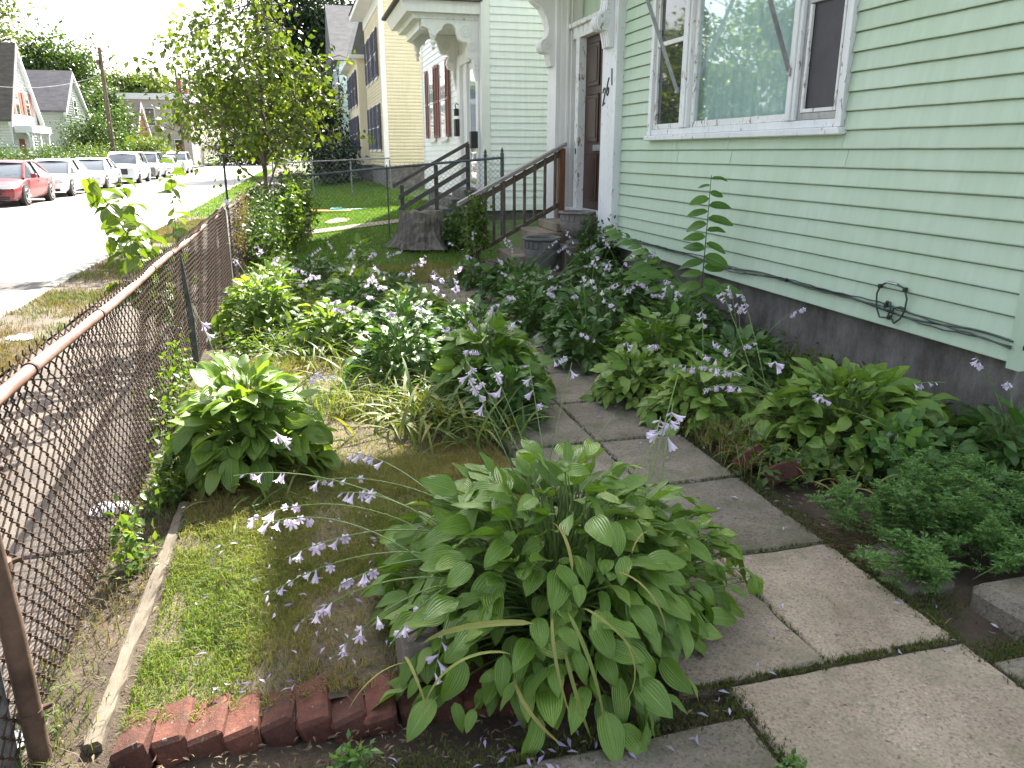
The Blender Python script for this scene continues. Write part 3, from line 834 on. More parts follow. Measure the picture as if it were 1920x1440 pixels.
# --- urns
M['urn'] = m_two('urn_cast_stone', (.13, .12, .11), (.24, .22, .20), 9, .85, .5, 60, .005, coord='world')
M['urn_dark'] = m_two('urn_cast_stone_dark', (.085, .09, .085), (.17, .165, .15), 7, .85, .5, 60, .005, coord='world')  # darker tone of the same cast stone, for the lower urn
def urn(name, loc, s, sh, label, mat, foot=True):
    u = thing(name, loc, label, 'planter', 'stone urns on the steps')
    prof = [(.10, 0), (.155, 0), (.16, .03), (.14, .05), (.10, .075), (.095, .10), (.15, .13), (.205, .20), (.235, .30), (.24, .34)] if foot else [(.14, 0), (.17, .0), (.195, .08), (.225, .2), (.235, .28), (.235, .30)]
    zt = prof[-1][1]
    prof2 = prof + [(.225, zt+.01), (.225, zt+.12), (.25, zt+.13), (.258, zt+.145), (.25, zt+.165), (.215, zt+.165), (.205, zt+.15), (.20, zt+.03), (.0, zt+.03)]
    MB().lathe(loc, [(a*s, b*s*sh) for a, b in prof2], 32).build('bowl', mat, u, True)
    n = 20
    for k in range(n):      # moulded frieze blocks round the collar
        a = 2*PI*k/n
        if k % 5 == 4: continue
        m_ = frame((loc[0]+.226*s*math.cos(a), loc[1]+.226*s*math.sin(a), loc[2]+(zt+.065)*s*sh), (math.cos(a), math.sin(a), 0))
        if k == 0: mb = MB(); mb.bbox(-.008, .014*s, -.026*s, .026*s, -.042*s*sh, .042*s*sh, .005); _fr = mb.mesh('frieze_block', mat)
        inst('frieze_block', _fr, u, m_)
    MB().lathe((loc[0], loc[1], loc[2]+(zt+.035)*s*sh), [(.0, 0), (.198*s, 0), (.198*s, .02), (0, .025)], 20).build('soil', M['soil'], u)
    return u
urn('stone_urn', (3.55, 9.88, .461), .98, .88, 'grey cast stone urn on a foot, standing on the landing by the number post', M['urn'])
urn('stone_urn', (3.03, 9.78, .139), 1.0, .95, 'dark round stone planter on the lower step, in front of the landing', M['urn_dark'], False)
# ------------------------------------------------------------------ white neighbour
M['white_sid'] = m_paint('white_siding', (.77, .79, .78), (.81, .82, .81), None, 0, .5, .03)
M['yellow_sid'] = m_paint('yellow_siding', (.70, .635, .46), (.74, .675, .50), None, 0, .55, .02)
M['shutter_red'] = m_paint('red_brown_shutter', (.20, .07, .045), (.26, .09, .06), None, 0, .55, .05)
M['shutter_dark'] = m_paint('dark_violet_shutter', (.07, .065, .09), (.10, .09, .12), None, 0, .55, .05)
M['pale_blue'] = m_paint('pale_blue_siding', (.42, .58, .62), (.48, .62, .65), None, 0, .55, .02)
M['wood_grey'] = m_two('grey_weathered_wood', (.065, .058, .055), (.13, .115, .105), 5, .85, .5, 40, .005)
M['stone_f'] = m_two('rubble_foundation', (.10, .095, .09), (.2, .19, .175), 4, .9, .7, 20, .02, coord='world')

NX, NY0, NY1, NZ = 3.35, 14.55, 21.6, .70
nb = thing('white_house', (NX, 17, .3), 'white clapboard house with a carved porch hood, next to the green house', 'house')
MB().box(NX+.06, 11, NY0+.06, NY1-.05, -.1, NZ).build('foundation', M['stone_f'], nb)
mb = MB(); mb.box(NX+.03, 11, NY0+.03, NY1-.03, NZ, 4.6); mb.box(NX+.02, 11, NY0+.02, NY1-.02, 4.601, 7.0); mb.build('wall_core', M['white_sid'], nb)
NE = .122
mS = MB(); mS.prism([(.0, -.004), (-.022, -.004), (-.006, NE), (.0, NE)], 'x', 0, 7.4); me_n = None
# boards on the gable end (facing us) and on the street front
m1 = MB(); m1.add([(0, -.022, -.004), (7.4, -.022, -.004), (7.4, -.004, NE), (0, -.004, NE), (0, .02, -.004), (7.4, .02, -.004), (7.4, .02, NE), (0, .02, NE)], [(0, 1, 2, 3), (5, 4, 7, 6), (0, 4, 5, 1), (3, 2, 6, 7), (1, 5, 6, 2), (4, 0, 3, 7)])
meg = m1.mesh('clapboard', M['white_sid'])
for k in range(33): inst('clapboard', meg, nb, Matrix.Translation((NX+.135, NY0, NZ+.01+k*NE)))
def front_board(y0, y1):
    m = MB(); L_ = y1-y0
    m.add([(-.022, 0, -.004), (-.022, L_, -.004), (-.004, L_, NE), (-.004, 0, NE), (.03, 0, -.004), (.03, L_, -.004), (.03, L_, NE), (.03, 0, NE)], [(0, 1, 2, 3), (5, 4, 7, 6), (0, 4, 5, 1), (3, 2, 6, 7), (1, 5, 6, 2), (4, 0, 3, 7)])
    return m.mesh('clapboard', M['white_sid'])
fb1 = front_board(16.62, NY1-.13)
for k in range(33): inst('clapboard', fb1, nb, Matrix.Translation((NX, 16.62, NZ+.01+k*NE)))
part('corner_board', NX-.03, NX+.13, NY0-.03, NY0+.13, NZ-.02, 4.6, M['white_clean'], nb)
part('corner_board', NX-.03, NX+.06, NY1-.13, NY1+.02, NZ-.02, 4.6, M['white_clean'], nb)
part('skirt_board', NX-.026, 10.9, NY0-.028, NY0+.02, NZ-.12, NZ+.005, M['white_sid'], nb)
# roof
mb = MB(); mb.prism([(NX-.5, 7.001), (11.3, 7.001), (7.3, 8.4)], 'y', NY0-.4, NY1+.4); mb.build('roof', M['roofing'], nb)
# two front windows with shutters
def nb_window(y0, y1, z0, z1, shut, x=NX, par=nb, glass=M['glass_dark']):
    w = part('window', x-.05, x-.022, y0-.06, y1+.06, z0-.06, z1+.06, M['white_clean'], par)
    part('sill', x-.09, x-.051, y0-.08, y1+.08, z0-.10, z0-.06, M['white_clean'], w)
    for a, b in ((z0, (z0+z1)/2-.02), ((z0+z1)/2+.02, z1)):
        MB().box(x-.054, x-.0505, y0+.03, y1-.03, a, b).build('pane', glass, w)
    part('meeting_rail', x-.07, x-.055, y0, y1, (z0+z1)/2-.02, (z0+z1)/2+.02, M['white_clean'], w, .003)
    for sy in (-1, 1):
        a = y0-.06-.34 if sy < 0 else y1+.06
        s_ = MB(); s_.box(x-.085, x-.045, a, a+.04, z0, z1); s_.box(x-.085, x-.045, a+.30, a+.34, z0, z1); s_.box(x-.085, x-.045, a+.04, a+.30, z0, z0+.06); s_.box(x-.085, x-.045, a+.04, a+.30, z1-.06, z1); s_.box(x-.085, x-.045, a+.04, a+.30, (z0+z1)/2-.03, (z0+z1)/2+.03)
        so = s_.build('shutter', shut, w)
        lv = MB(); z = z0+.08
        while z < z1-.08:
            lv.add([(x-.082, a+.04, z), (x-.082, a+.30, z), (x-.05, a+.30, z+.035), (x-.05, a+.04, z+.035), (x-.078, a+.04, z-.006), (x-.078, a+.30, z-.006), (x-.046, a+.30, z+.029), (x-.046, a+.04, z+.029)], [(0, 1, 2, 3), (7, 6, 5, 4), (0, 4, 5, 1)]); z += .05
        lo = lv.build('louvres', shut, so); lo['kind'] = 'stuff'
    return w
M['sky_glass'] = m_glass('sky_window_glass', (.25, .33, .45), .05)
nb_window(18.0, 18.78, 1.98, 3.58, M['shutter_red'], glass=M['sky_glass']); nb_window(19.62, 20.38, 1.98, 3.58, M['shutter_red'], glass=M['sky_glass'])
# door surround
part('door_frame', NX-.06, NX+.03, 14.72, 14.90, .95, 3.3, M['white_clean'], nb)
part('door_frame', NX-.06, NX+.03, 15.72, 15.86, .95, 3.3, M['white_clean'], nb)
part('door_frame', NX-.07, NX+.03, 14.70, 16.60, 3.301, 3.50, M['white_clean'], nb)
part('pilaster', NX-.08, NX+.03, 16.30, 16.60, .95, 3.3, M['white_clean'], nb)
MB().box(NX-.01, NX+.028, 15.861, 16.299, .95, 3.3).build('side_panel', M['white_sid'], nb)
nd = part('door', NX-.01, NX+.026, 14.91, 15.715, .97, 3.29, M['white_clean'], nb)
MB().box(NX-.02, NX-.0105, 15.05, 15.58, 1.9, 3.15).build('pane', M['sky_glass'], nd)
MB().box(NX-.02, NX-.0105, 15.05, 15.58, 1.05, 1.75).build('pane', M['glass_dark'], nd)
# mail box and lamp
part('mail_box', NX-.19, NX-.061, 14.74, 14.88, 1.72, 2.02, M['black'], nb, .01)
part('mail_box', NX-.17, NX-.081, 16.36, 16.54, 1.96, 2.30, M['black'], nb, .01)
lamp = part('wall_lamp', NX-.17, NX-.085, 16.40, 16.50, 2.36, 2.5, M['black'], nb, .01)
MB().tube([(NX-.13, 16.45, 2.5), (NX-.15, 16.45, 2.56), (NX-.12, 16.45, 2.6), (NX-.08, 16.45, 2.58)], .012, 6).build('bracket', M['black'], lamp)
# porch hood
hd = MB(); hd.prism([(2.02, 3.99), (NX, 3.99), (NX, 4.18), (1.93, 4.18)], 'y', 14.58, 16.98); hood = hd.build('porch_hood', M['white_clean'], nb)
MB().prism([(1.86, 4.182), (NX, 4.182), (NX, 4.62), (1.84, 4.215)], 'y', 14.50, 17.06).build('hood_roof', M['roofing'], hood)
MB().box(2.15, NX, 14.70, 16.86, 3.90, 3.988).build('hood_soffit', M['white_old'], hood)
MB().box(2.28, 2.40, 14.95, 16.62, 3.76, 3.899).build('hood_beam', M['white_clean'], hood)
bp = [(NX, 3.898), (2.30, 3.898), (2.30, 3.78), (2.42, 3.74), (2.46, 3.66), (2.52, 3.63), (2.58, 3.68), (2.62, 3.72)]
for i in range(9): a = R(180-180*i/8); bp.append((2.78+.13*math.cos(a), 3.72+.12*math.sin(a)))
bp += [(2.93, 3.66), (2.96, 3.58), (3.03, 3.54), (3.10, 3.55), (3.14, 3.50), (3.10, 3.44), (3.08, 3.36), (3.12, 3.28), (3.20, 3.25), (3.22, 3.15), (3.24, 3.02), (3.27, 2.92), (NX-.03, 2.86), (NX-.031, 3.4)]
for y in (14.78, 16.72):
    b_ = MB().prism([(x, z) for x, z in bp], 'y', y-.07, y+.07).build('bracket', M['white_clean'], hood)
    for cx, cz, rad in ((3.08, 3.72, .09), (3.20, 3.47, .075), (3.27, 3.13, .05)):
        for rk in (1, .5):
            MB().tube([(cx+rad*rk*math.cos(a*.449), y-.072, cz+rad*rk*math.sin(a*.449)) for a in range(15)], .013, 6).build('rosette', M['white_clean'], b_, True)
    MB().lathe((2.50, y, 3.40), [(.0, 0), (.02, .01), (.035, .04), (.02, .07), (.03, .09), (.055, .12), (.03, .16), (.05, .20), (.07, .25)], 12).build('pendant', M['white_clean'], b_, True)
# steps + dark wooden stair rail of the neighbour
ns = thing('neighbour_steps', (2.6, 15.3, .2), 'stone steps up to the white house door', 'steps')
for k, (x0, z1) in enumerate(((2.2, .42), (2.5, .60), (2.8, .78), (3.05, .95))):
    part('step', x0, 3.36, 14.9, 16.2, .05 if k == 0 else (.42, .60, .78)[k-1]+.002, z1, M['stone_f'], ns, .01)
hr = thing('neighbour_stair_rail', (1.8, 14.75, .2), 'dark grey plank stair rail in front of the white house', 'handrail')
for k in range(4):
    zz = 1.07-k*.22
    bar(1.73-(.06 if k == 0 else -.03), zz-.06+.0, 3.10, zz+.76-.06, 14.70, 14.74, .09 if k else .07, M['wood_grey'], 'plank', hr)
for x, z0, z1 in ((1.80, .1, 1.06), (2.45, .2, 1.42), (3.06, .6, 1.80)): part('post', x, x+.07, 14.742, 14.81, z0, z1, M['wood_grey'], hr, .004)

# ------------------------------------------------------------------ yellow house
YX, YY0, YY1 = 3.1, 29.3, 35.5
yh = thing('yellow_house', (YX, 32, .5), 'tall pale yellow clapboard house with dark shutters, beyond the white house', 'house')
MB().box(YX+.06, 12, YY0+.05, YY1, -.1, 1.15).build('foundation', M['stone_f'], yh)
MB().box(YX+.03, 12, YY0+.03, YY1, 1.15, 6.9).build('wall_core', M['yellow_sid'], yh)
# clapboards: too fine to pick apart from here, real laps joined per wall
def laps(x0, x1, y0, y1, z0, z1, e, face):
    n = int((z1-z0)/e); V = []; F = []
    for k in range(n):
        z = z0+k*e; i = len(V)
        if face == 'y': V += [(x0, y0-.02, z), (x1, y0-.02, z), (x1, y0-.003, z+e), (x0, y0-.003, z+e), (x0, y0+.01, z), (x1, y0+.01, z)]
        else: V += [(x0-.02, y1, z), (x0-.02, y0, z), (x0-.003, y0, z+e), (x0-.003, y1, z+e), (x0+.01, y1, z), (x0+.01, y0, z)]
        F += [(i, i+1, i+2, i+3), (i+4, i+5, i+1, i)]
    return V, F
def lap_part(par, mat, *a):
    V, F = laps(*a); o = link('clapboards', np_mesh('clapboards', np.array(V)-np.array(WO[par]), F, mat), par); o['kind'] = 'stuff'; return o
lap_part(yh, M['yellow_sid'], YX+.14, 12, YY0, YY1, 1.15, 6.88, .115, 'y'); lap_part(yh, M['yellow_sid'], YX, 12, YY0+.14, YY1, 1.15, 6.88, .115, 'x')
part('corner_board', YX-.03, YX+.14, YY0-.03, YY0+.14, 1.1, 6.88, M['white_clean'], yh)
part('eaves', YX-.55, 12.3, YY0-.35, YY1+.3, 6.881, 7.08, M['white_clean'], yh); part('frieze', YX-.05, YX-.0, YY0+.141, YY1, 6.5, 6.88, M['white_clean'], yh)
MB().prism([(YX-.6, 7.085), (12.4, 7.085), (7.5, 9.6)], 'y', YY0-.4, YY1+.3).build('roof', M['roofing'], yh)
for (y0, y1) in ((30.5, 31.3), (32.3, 33.1), (34.0, 34.7)):
    for z0, z1 in ((1.75, 3.35), (4.3, 5.9)): nb_window(y0, y1, z0, z1, M['shutter_dark'], YX, yh, M['sky_glass'])
# shingled cross gable wing beyond
wg = thing('shingled_house', (2.75, 40, .5), 'tall white shingled house behind the yellow house', 'house')
MB().box(2.85, 11, 36.6, 43.5, -.1, 1.1).build('foundation', M['stone_f'], wg)
MB().box(2.80, 11, 36.4, 43.6, 1.101, 5.6).build('wall', M['yellow_sid'], wg)
M['shingle_wall'] = m_paint('shingle_wall', (.17, .175, .18), (.22, .22, .22), None, 0, .8, .02); V = []; F = []
for k in range(22):
    z = 5.65+k*.16; i = len(V); xs0 = 2.55+k*.05
    V += [(xs0, 36.1, z), (xs0, 43.9, z), (xs0+.085, 43.9, z+.17), (xs0+.085, 36.1, z+.17)]; F.append((i, i+1, i+2, i+3))
    V += [(xs0, 36.1, z), (11, 36.1, z), (11, 36.13, z+.17), (xs0+.06, 36.13, z+.17)]; F.append((i+4, i+5, i+6, i+7))
o = link('shingles', np_mesh('shingles', np.array(V)-np.array(WO[wg]), F, M['shingle_wall']), wg); o['kind'] = 'stuff'
part('eaves', 2.45, 11, 36.05, 44.0, 5.50, 5.64, M['white_clean'], wg)
MB().box(3.6, 11, 36.3, 43.7, 5.645, 9.2).build('upper_wall', M['white_sid'], wg)
for (y0, y1) in ((37.3, 38.1), (39.2, 40.0), (41.3, 42.1)):
    for z0, z1 in ((1.7, 3.2), (3.7, 5.1)): nb_window(y0, y1, z0, z1, M['shutter_dark'], 2.80, wg, M['sky_glass'])
M['roof_wd'] = m_two('worn_grey_roof', (.10, .10, .105), (.16, .16, .165), 2, .9, .6, 12, .02, coord='world', stretch=(1, 1, 3))
bl = thing('pale_blue_house', (2.6, 50, .5), 'narrow strip of a pale blue gabled house, farthest in the row on the right', 'house')
MB().box(2.55, 10, 46, 54, -.1, 6.4).build('wall', M['pale_blue'], bl); lap_part(bl, M['pale_blue'], 2.55, 10, 46, 54, .9, 6.3, .13, 'x')
MB().prism([(45.6, 6.401), (54.4, 6.401), (50, 9.8)], 'x', 2.2, 10).build('roof', M['roof_wd'], bl)
for (y0, y1) in ((46.8, 47.6), (49.2, 50.0), (51.6, 52.4)):
    for z0, z1 in ((1.7, 3.2), (4.2, 5.6)): nb_window(y0, y1, z0, z1, M['white_clean'], 2.53, bl, M['sky_glass'])

# ------------------------------------------------------------------ across the street
M['roof_brown'] = m_two('brown_shingle', (.085, .075, .06), (.15, .13, .11), 2, .9, .6, 12, .02, coord='world', stretch=(1, 1, 3))
M['roof_grey'] = m_two('grey_shingle', (.11, .105, .115), (.17, .165, .175), 2, .9, .6, 12, .02, coord='world', stretch=(1, 1, 3))
M['far_white'] = m_paint('far_white', (.68, .70, .72), (.74, .75, .75), None, 0, .6, .02)
M['far_green'] = m_paint('far_greygreen', (.36, .42, .40), (.42, .47, .45), None, 0, .6, .02)
M['far_tan'] = m_paint('far_tan', (.36, .33, .30), (.42, .385, .35), None, 0, .6, .02)
M['brick_red'] = m_two('far_brick', (.16, .06, .045), (.24, .10, .075), 3, .9, .3, 30, .01, coord='world')
def gable_house(name, label, x0, x1, y0, y1, ze, zr, wall, roof, win=True, trim=True, over=.6, go=.22):
    """ridge runs away from the street (along x); gable faces the street at x1"""
    h = thing(name, (x1, (y0+y1)/2, 0), label, 'house')
    ym = (y0+y1)/2
    MB().prism([(y0, 0), (y1, 0), (y1, ze), (ym, zr-.15), (y0, ze)], 'x', x0, x1).build('wall', wall, h)
    lap_part(h, wall, x0, x1-.1, y0, y1, .6, ze, .16, 'y')
    n = int((zr-.4-.6)/.16); V = []; F = []
    for k in range(n):          # gable laps
        z = .6+k*.16; half = (y1-y0)/2-.02 if z < ze else max((y1-y0)/2*(zr-.15-z)/(zr-.15-ze)-.15, .05); i = len(V)
        V += [(x1+.025, ym-half, z), (x1+.025, ym+half, z), (x1+.004, ym+half, z+.16), (x1+.004, ym-half, z+.16), (x1, ym-half, z), (x1, ym+half, z)]; F += [(i, i+1, i+2, i+3), (i+4, i+5, i+1, i)]
    o = link('clapboards', np_mesh('clapboards', np.array(V)-np.array(WO[h]), F, wall), h); o['kind'] = 'stuff'
    sl = (zr-ze)/(ym-y0)
    for s_, nm in ((-1, 'roof'), (1, 'roof')):
        ye = ym+s_*(ym-y0+over); zz = ze-over*sl
        mb = MB(); mb.add([(x0, ym, zr), (x1+go, ym, zr), (x1+go, ye, zz), (x0, ye, zz), (x0, ym, zr+.12), (x1+go, ym, zr+.12), (x1+go, ye, zz+.12), (x0, ye, zz+.12)], [(0, 1, 2, 3), (7, 6, 5, 4), (0, 4, 5, 1), (1, 5, 6, 2), (2, 6, 7, 3), (3, 7, 4, 0)])
        ro = mb.build('roof', roof, h)
        mb = MB(); q = go+.03; mb.add([(x1+.03, ym, zr-.28), (x1+q, ym, zr-.28), (x1+q, ye, zz-.22), (x1+.03, ye, zz-.22), (x1+.03, ym, zr-.002), (x1+q, ym, zr-.002), (x1+q, ye, zz-.002), (x1+.03, ye, zz-.002)], [(0, 1, 2, 3), (7, 6, 5, 4), (0, 4, 5, 1), (1, 5, 6, 2), (2, 6, 7, 3), (3, 7, 4, 0)])
        mb.build('bargeboard', M['far_white'], ro)
    return h
w1 = gable_house('gabled_white_house', 'white gabled house with red shutters and brown roof, across the street at the left edge', -26, -16, 53.4, 58.4, 4.2, 7.8, M['far_white'], M['roof_brown'])
def xwin(par, x, y0, y1, z0, z1, shut=None):
    w = part('window', x+.026, x+.06, y0-.1, y1+.1, z0-.1, z1+.1, M['far_white'], par); MB().box(x+.061, x+.066, y0, y1, z0, z1).build('pane', M['glass_dark'], w)
    part('meeting_rail', x+.067, x+.09, y0, y1, (z0+z1)/2-.03, (z0+z1)/2+.03, M['far_white'], w)
    if shut is not None:
        for a in (y0-.55, y1+.1): part('shutter', x+.03, x+.08, a, a+.44, z0, z1, shut, w)
xwin(w1, -16, 54.6, 55.2, 3.8, 5.1, M['shutter_red']); xwin(w1, -16, 56.5, 57.1, 3.8, 5.1, M['shutter_red'])
pr = MB(); pr.prism([(53.6, 2.75), (57.4, 2.75), (57.4, 3.15), (53.6, 3.15)], 'x', -15.95, -15.0); po = pr.build('porch_roof', M['far_white'], w1)
for y in (53.8, 55.4, 57.1):
    part('porch_post', -15.3, -15.1, y-.1, y+.1, 0, 2.748, M['far_white'], po)
    for s_ in (-1, 1):
        bpz = [(y+s_*.1, 2.1), (y+s_*.2, 2.35), (y+s_*.45, 2.6), (y+s_*.7, 2.74), (y+s_*.1, 2.74)]
        MB().prism(bpz, 'x', -15.22, -15.18).build('fret_bracket', M['far_white'], po)
part('door', -15.97, -15.93, 54.2, 55.1, .3, 2.4, M['shutter_red'], w1)
w2 = gable_house('grey_roofed_house', 'small grey-green house with a grey shingle roof, beyond the white gabled house', -27, -15.6, 63.6, 69.4, 4.7, 7.2, M['far_green'], M['roof_grey'], over=.45)
xwin(w2, -15.6, 65, 65.8, 1.2, 2.8); xwin(w2, -15.6, 66.2, 66.9, 4.2, 5.3)
# flat tan block and brown-roofed house in front of it
fb = thing('flat_roofed_building', (-17, 104, 0), 'tan flat-roofed building behind the utility pole', 'building')
MB().box(-25, -11.8, 101, 112, -.1, 7.4).build('wall', M['far_tan'], fb); part('cornice', -25.2, -11.6, 100.7, 112.3, 7.401, 8.05, M['far_white'], fb)
for x in (-21.6, -19.2, -16.4, -13.6):
    for z0 in (1.2, 4.6):
        w = part('window', x-.1, x+1.0, 100.93, 100.998, z0-.1, z0+1.9, M['far_white'], fb); MB().box(x, x+.9, 100.9, 100.928, z0, z0+1.8).build('pane', M['glass_dark'], w)
for x in (-13.2, -12.5): part('chimney', x, x+.45, 105, 105.5, 8.051, 9.9, M['brick_red'], fb)
bh = gable_house('brown_roofed_house', 'small house with a brown roof and red brick wall, beside the utility pole', -22.5, -15.4, 88, 95, 3.6, 6.6, M['brick_red'], M['roof_brown'], over=.3)
part('porch', -15.3, -14.0, 89, 93.5, -.05, 2.6, M['brick_red'], bh)
# ------------------------------------------------------------------ chain-link fences
M['rust_wire'] = m_two('rusty_wire', (.035, .022, .015), (.10, .055, .035), 30, .75, .3, 90, .001, .25, coord='world')
M['rust_rail'] = m_two('rusty_pipe', (.20, .10, .075), (.36, .22, .18), 9, .6, .3, 80, .001, .15, coord='world', stretch=(1, .4, 1))
M['rust_dark'] = m_two('rusty_dark_pipe', (.07, .045, .032), (.17, .11, .08), 7, .7, .4, 60, .002, .2, coord='world')
M['galv'] = m_two('galvanised_pipe', (.13, .14, .145), (.24, .25, .25), 10, .55, .2, 80, .001, .5, coord='world')
M['galv_dark'] = m_two('dull_green_pipe', (.06, .075, .075), (.13, .145, .145), 10, .6, .2, 80, .001, .4, coord='world')
M['old_wood'] = m_two('weathered_timber', (.075, .06, .043), (.17, .14, .105), 5, .9, .6, 45, .006, coord='world', stretch=(2.5, .5, 2.5))
M['post_wood'] = m_two('weathered_post', (.10, .085, .07), (.24, .21, .18), 6, .9, .7, 40, .008, coord='world', stretch=(3, 3, .35))

def link_mesh(p0, p1, z0a, z1a, z0b, z1b, rad, parent, mat, d=.034, n=4, name='chain_link'):
    """interlocked zig-zag wires between p0 and p1 (xy); bottoms z0a..z0b, tops z1a..z1b; real tubes"""
    p0 = np.array(p0, float); p1 = np.array(p1, float); L_ = np.linalg.norm(p1-p0); u = (p1-p0)/L_; nrm = np.array([-u[1], u[0]])
    K = int(L_/d); rs = np.random.RandomState(int(K*7) % 1000)
    Vs = []; Fs = []; base = 0
    for k in range(K):
        s0 = (k+.5)*d; f = s0/L_
        zb = z0a+(z0b-z0a)*f; zt = z1a+(z1b-z1a)*f
        dz = d; J = int((zt-zb)/dz); sub = 3
        t = np.arange(J*sub+1)/sub
        ph = (k % 2)
        tri = 1-2*np.abs(((t+ph) % 2)-1)           # -1..1
        tri = np.sin(tri*PI/2)*.62+tri*.38          # rounded knuckles
        s = s0 + tri*(d/2+rad*1.05)
        w = np.cos((t+ph)*PI)*rad*.95*np.where(np.abs(tri) > .5, 1, .4) + .006*np.sin(s0*5+t*.15)
        bow = .004*np.sin(t*.35+s0*9)
        z = zt-t*dz
        P = np.stack([p0[0]+u[0]*s+nrm[0]*(w+bow), p0[1]+u[1]*s+nrm[1]*(w+bow), z], -1)
        # twisted barb at the top
        if k % 2 == 0:
            top = P[:1]+np.array([[u[0]*.006, u[1]*.006, .012]]); P = np.concatenate([top, P])
        T = np.gradient(P, axis=0); T /= np.linalg.norm(T, axis=1)[:, None]+1e-9
        n3 = np.array([nrm[0], nrm[1], 0]); A = np.cross(T, n3); A /= np.linalg.norm(A, axis=1)[:, None]+1e-9; B = np.cross(A, T)
        ang = np.arange(n)*2*PI/n+PI/4
        ring = P[:, None]+rad*(A[:, None]*np.cos(ang)[None, :, None]+B[:, None]*np.sin(ang)[None, :, None])
        m = len(P); Vs.append(ring.reshape(-1, 3))
        i = np.arange(m-1)[:, None]*n+np.arange(n)[None]; i2 = np.arange(m-1)[:, None]*n+(np.arange(n)[None]+1) % n
        Fs.append(np.stack([i, i2, i2+n, i+n], -1).reshape(-1, 4)+base); base += m*n
    V = np.concatenate(Vs)-np.array(WO[parent]); F = np.concatenate(Fs)
    o = link(name, np_mesh(name, V, F, mat, True), parent); o['kind'] = 'stuff'; return o

FX = -.86
fe = thing('chain_link_fence', (FX, 2.0, 0), 'rusty brown chain-link fence with a pipe rail beside the sidewalk', 'fence')
link_mesh((FX+.0, -.2), (FX-.02, 9.85), .03, 1.045, .05, 1.035, .0032, fe, M['rust_wire'])
pts = [(FX+.03-.004*i, -.6+i*.55, 1.0+.006*math.sin(i*1.3)-.001*i) for i in range(19)]
MB().tube(pts, .0205, 12).build('top_rail', M['rust_rail'], fe, True)
for y in (2.62, 3.55, 4.9, 5.65, 6.6, 7.3, 8.6, 9.3):    # wire ties / rail sleeves
    i = (y+.6)/.55; c = (FX+.03-.004*i, y, 1.0+.006*math.sin(i*1.3)-.001*i)
    MB().tube([(c[0], c[1]-.008, c[2]), (c[0], c[1]+.008, c[2])], .0245, 12).build('rail_tie', M['rust_wire'], fe, True)
MB().tube([(FX+.03, 2.07, -.1), (FX+.035, 2.05, .45), (FX+.02, 2.03, 1.08)], .029, 12).build('post', M['rust_dark'], fe, True)
MB().tube([(FX-.035, 2.03, -.1), (FX-.03, 2.03, .45), (FX-.05, 2.01, 1.06)], .027, 12).build('post', M['galv'], fe, True)
for z in (.16, .62, .88):
    MB().tube([(FX+.03, 2.06, z-.012), (FX+.03, 2.06, z+.012)], .033, 12).build('tension_band', M['rust_dark'], fe, True)
    MB().tube([(FX+.045, 2.07, z), (FX+.075, 2.09, z)], .008, 8).build('bolt', M['rust_wire'], fe, True)
MB().tube([(FX-.005, 6.12, -.1), (FX-.0, 6.10, .45), (FX-.035, 6.06, .985)], .024, 12).build('post', M['galv_dark'], fe, True)
mb = MB(); mb.bbox(-.99, -.875, 9.95, 10.06, -.1, 1.0, .01); mb.build('wooden_post', M['post_wood'], fe)
MB().tube([(FX-.04, 9.4, .985), (FX-.05, 10.2, 1.03), (FX-.03, 11.0, 1.04)], .022, 10).build('rail_end', M['old_wood'], fe, True)
f2 = thing('vine_covered_fence', (-.88, 13, 0), 'chain-link fence section smothered in vines beyond the wooden post', 'fence')
link_mesh((-.86, 10.1), (-.7, 17.6), .05, 1.02, .05, 1.05, .003, f2, M['rust_wire'], .05)
MB().tube([(-.87, 10.2, .99), (-.80, 13.5, 1.02), (-.70, 17.6, 1.05)], .021, 8).build('top_rail', M['rust_dark'], f2, True)
cf = thing('dividing_fence', (1.5, 14, .2), 'green-grey chain-link fence dividing the two front yards', 'fence')
A_, B_ = (-.32, 15.1), (3.32, 13.0)
link_mesh(A_, B_, .05, 1.235, .42, 1.60, .0024, cf, M['galv_dark'], .042)
MB().tube([(A_[0], A_[1], 1.20), ((A_[0]+B_[0])/2, (A_[1]+B_[1])/2, 1.385), (B_[0], B_[1], 1.56)], .021, 10).build('top_rail', M['galv_dark'], cf, True)
for t_, r_ in ((.0, .03), (.5, .013), (.93, .024), (1.0, .032)):
    x = A_[0]+(B_[0]-A_[0])*t_; y = A_[1]+(B_[1]-A_[1])*t_; zt = 1.2+.36*t_
    po = MB().tube([(x, y+.03, 0), (x, y+.03, zt+.05)], r_, 10).build('post', M['galv_dark'], cf, True)
    if t_ > .9: MB().lathe((x, y+.03, zt+.05), [(.0, 0), (.034, 0), (.034, .02), (.02, .035), (.028, .06), (.012, .10), (0, .12)], 10).build('finial', M['galv_dark'], po, True)
ff = thing('far_yard_fence', (1, 27, .2), 'thin pale wire fence at the far end of the neighbouring lawn', 'fence')
MB().tube([(-.8, 27.2, 1.30), (3.0, 27.0, 1.45)], .022, 8).build('top_rail', M['galv'], ff, True)
link_mesh((-.8, 27.2), (3.0, 27.0), .2, 1.32, .35, 1.47, .003, ff, M['galv'], .09)
for x in (-.8, .45, 1.7, 3.0): MB().tube([(x, 27.13, 0), (x, 27.13, 1.4)], .025, 8).build('post', M['galv'], ff, True)

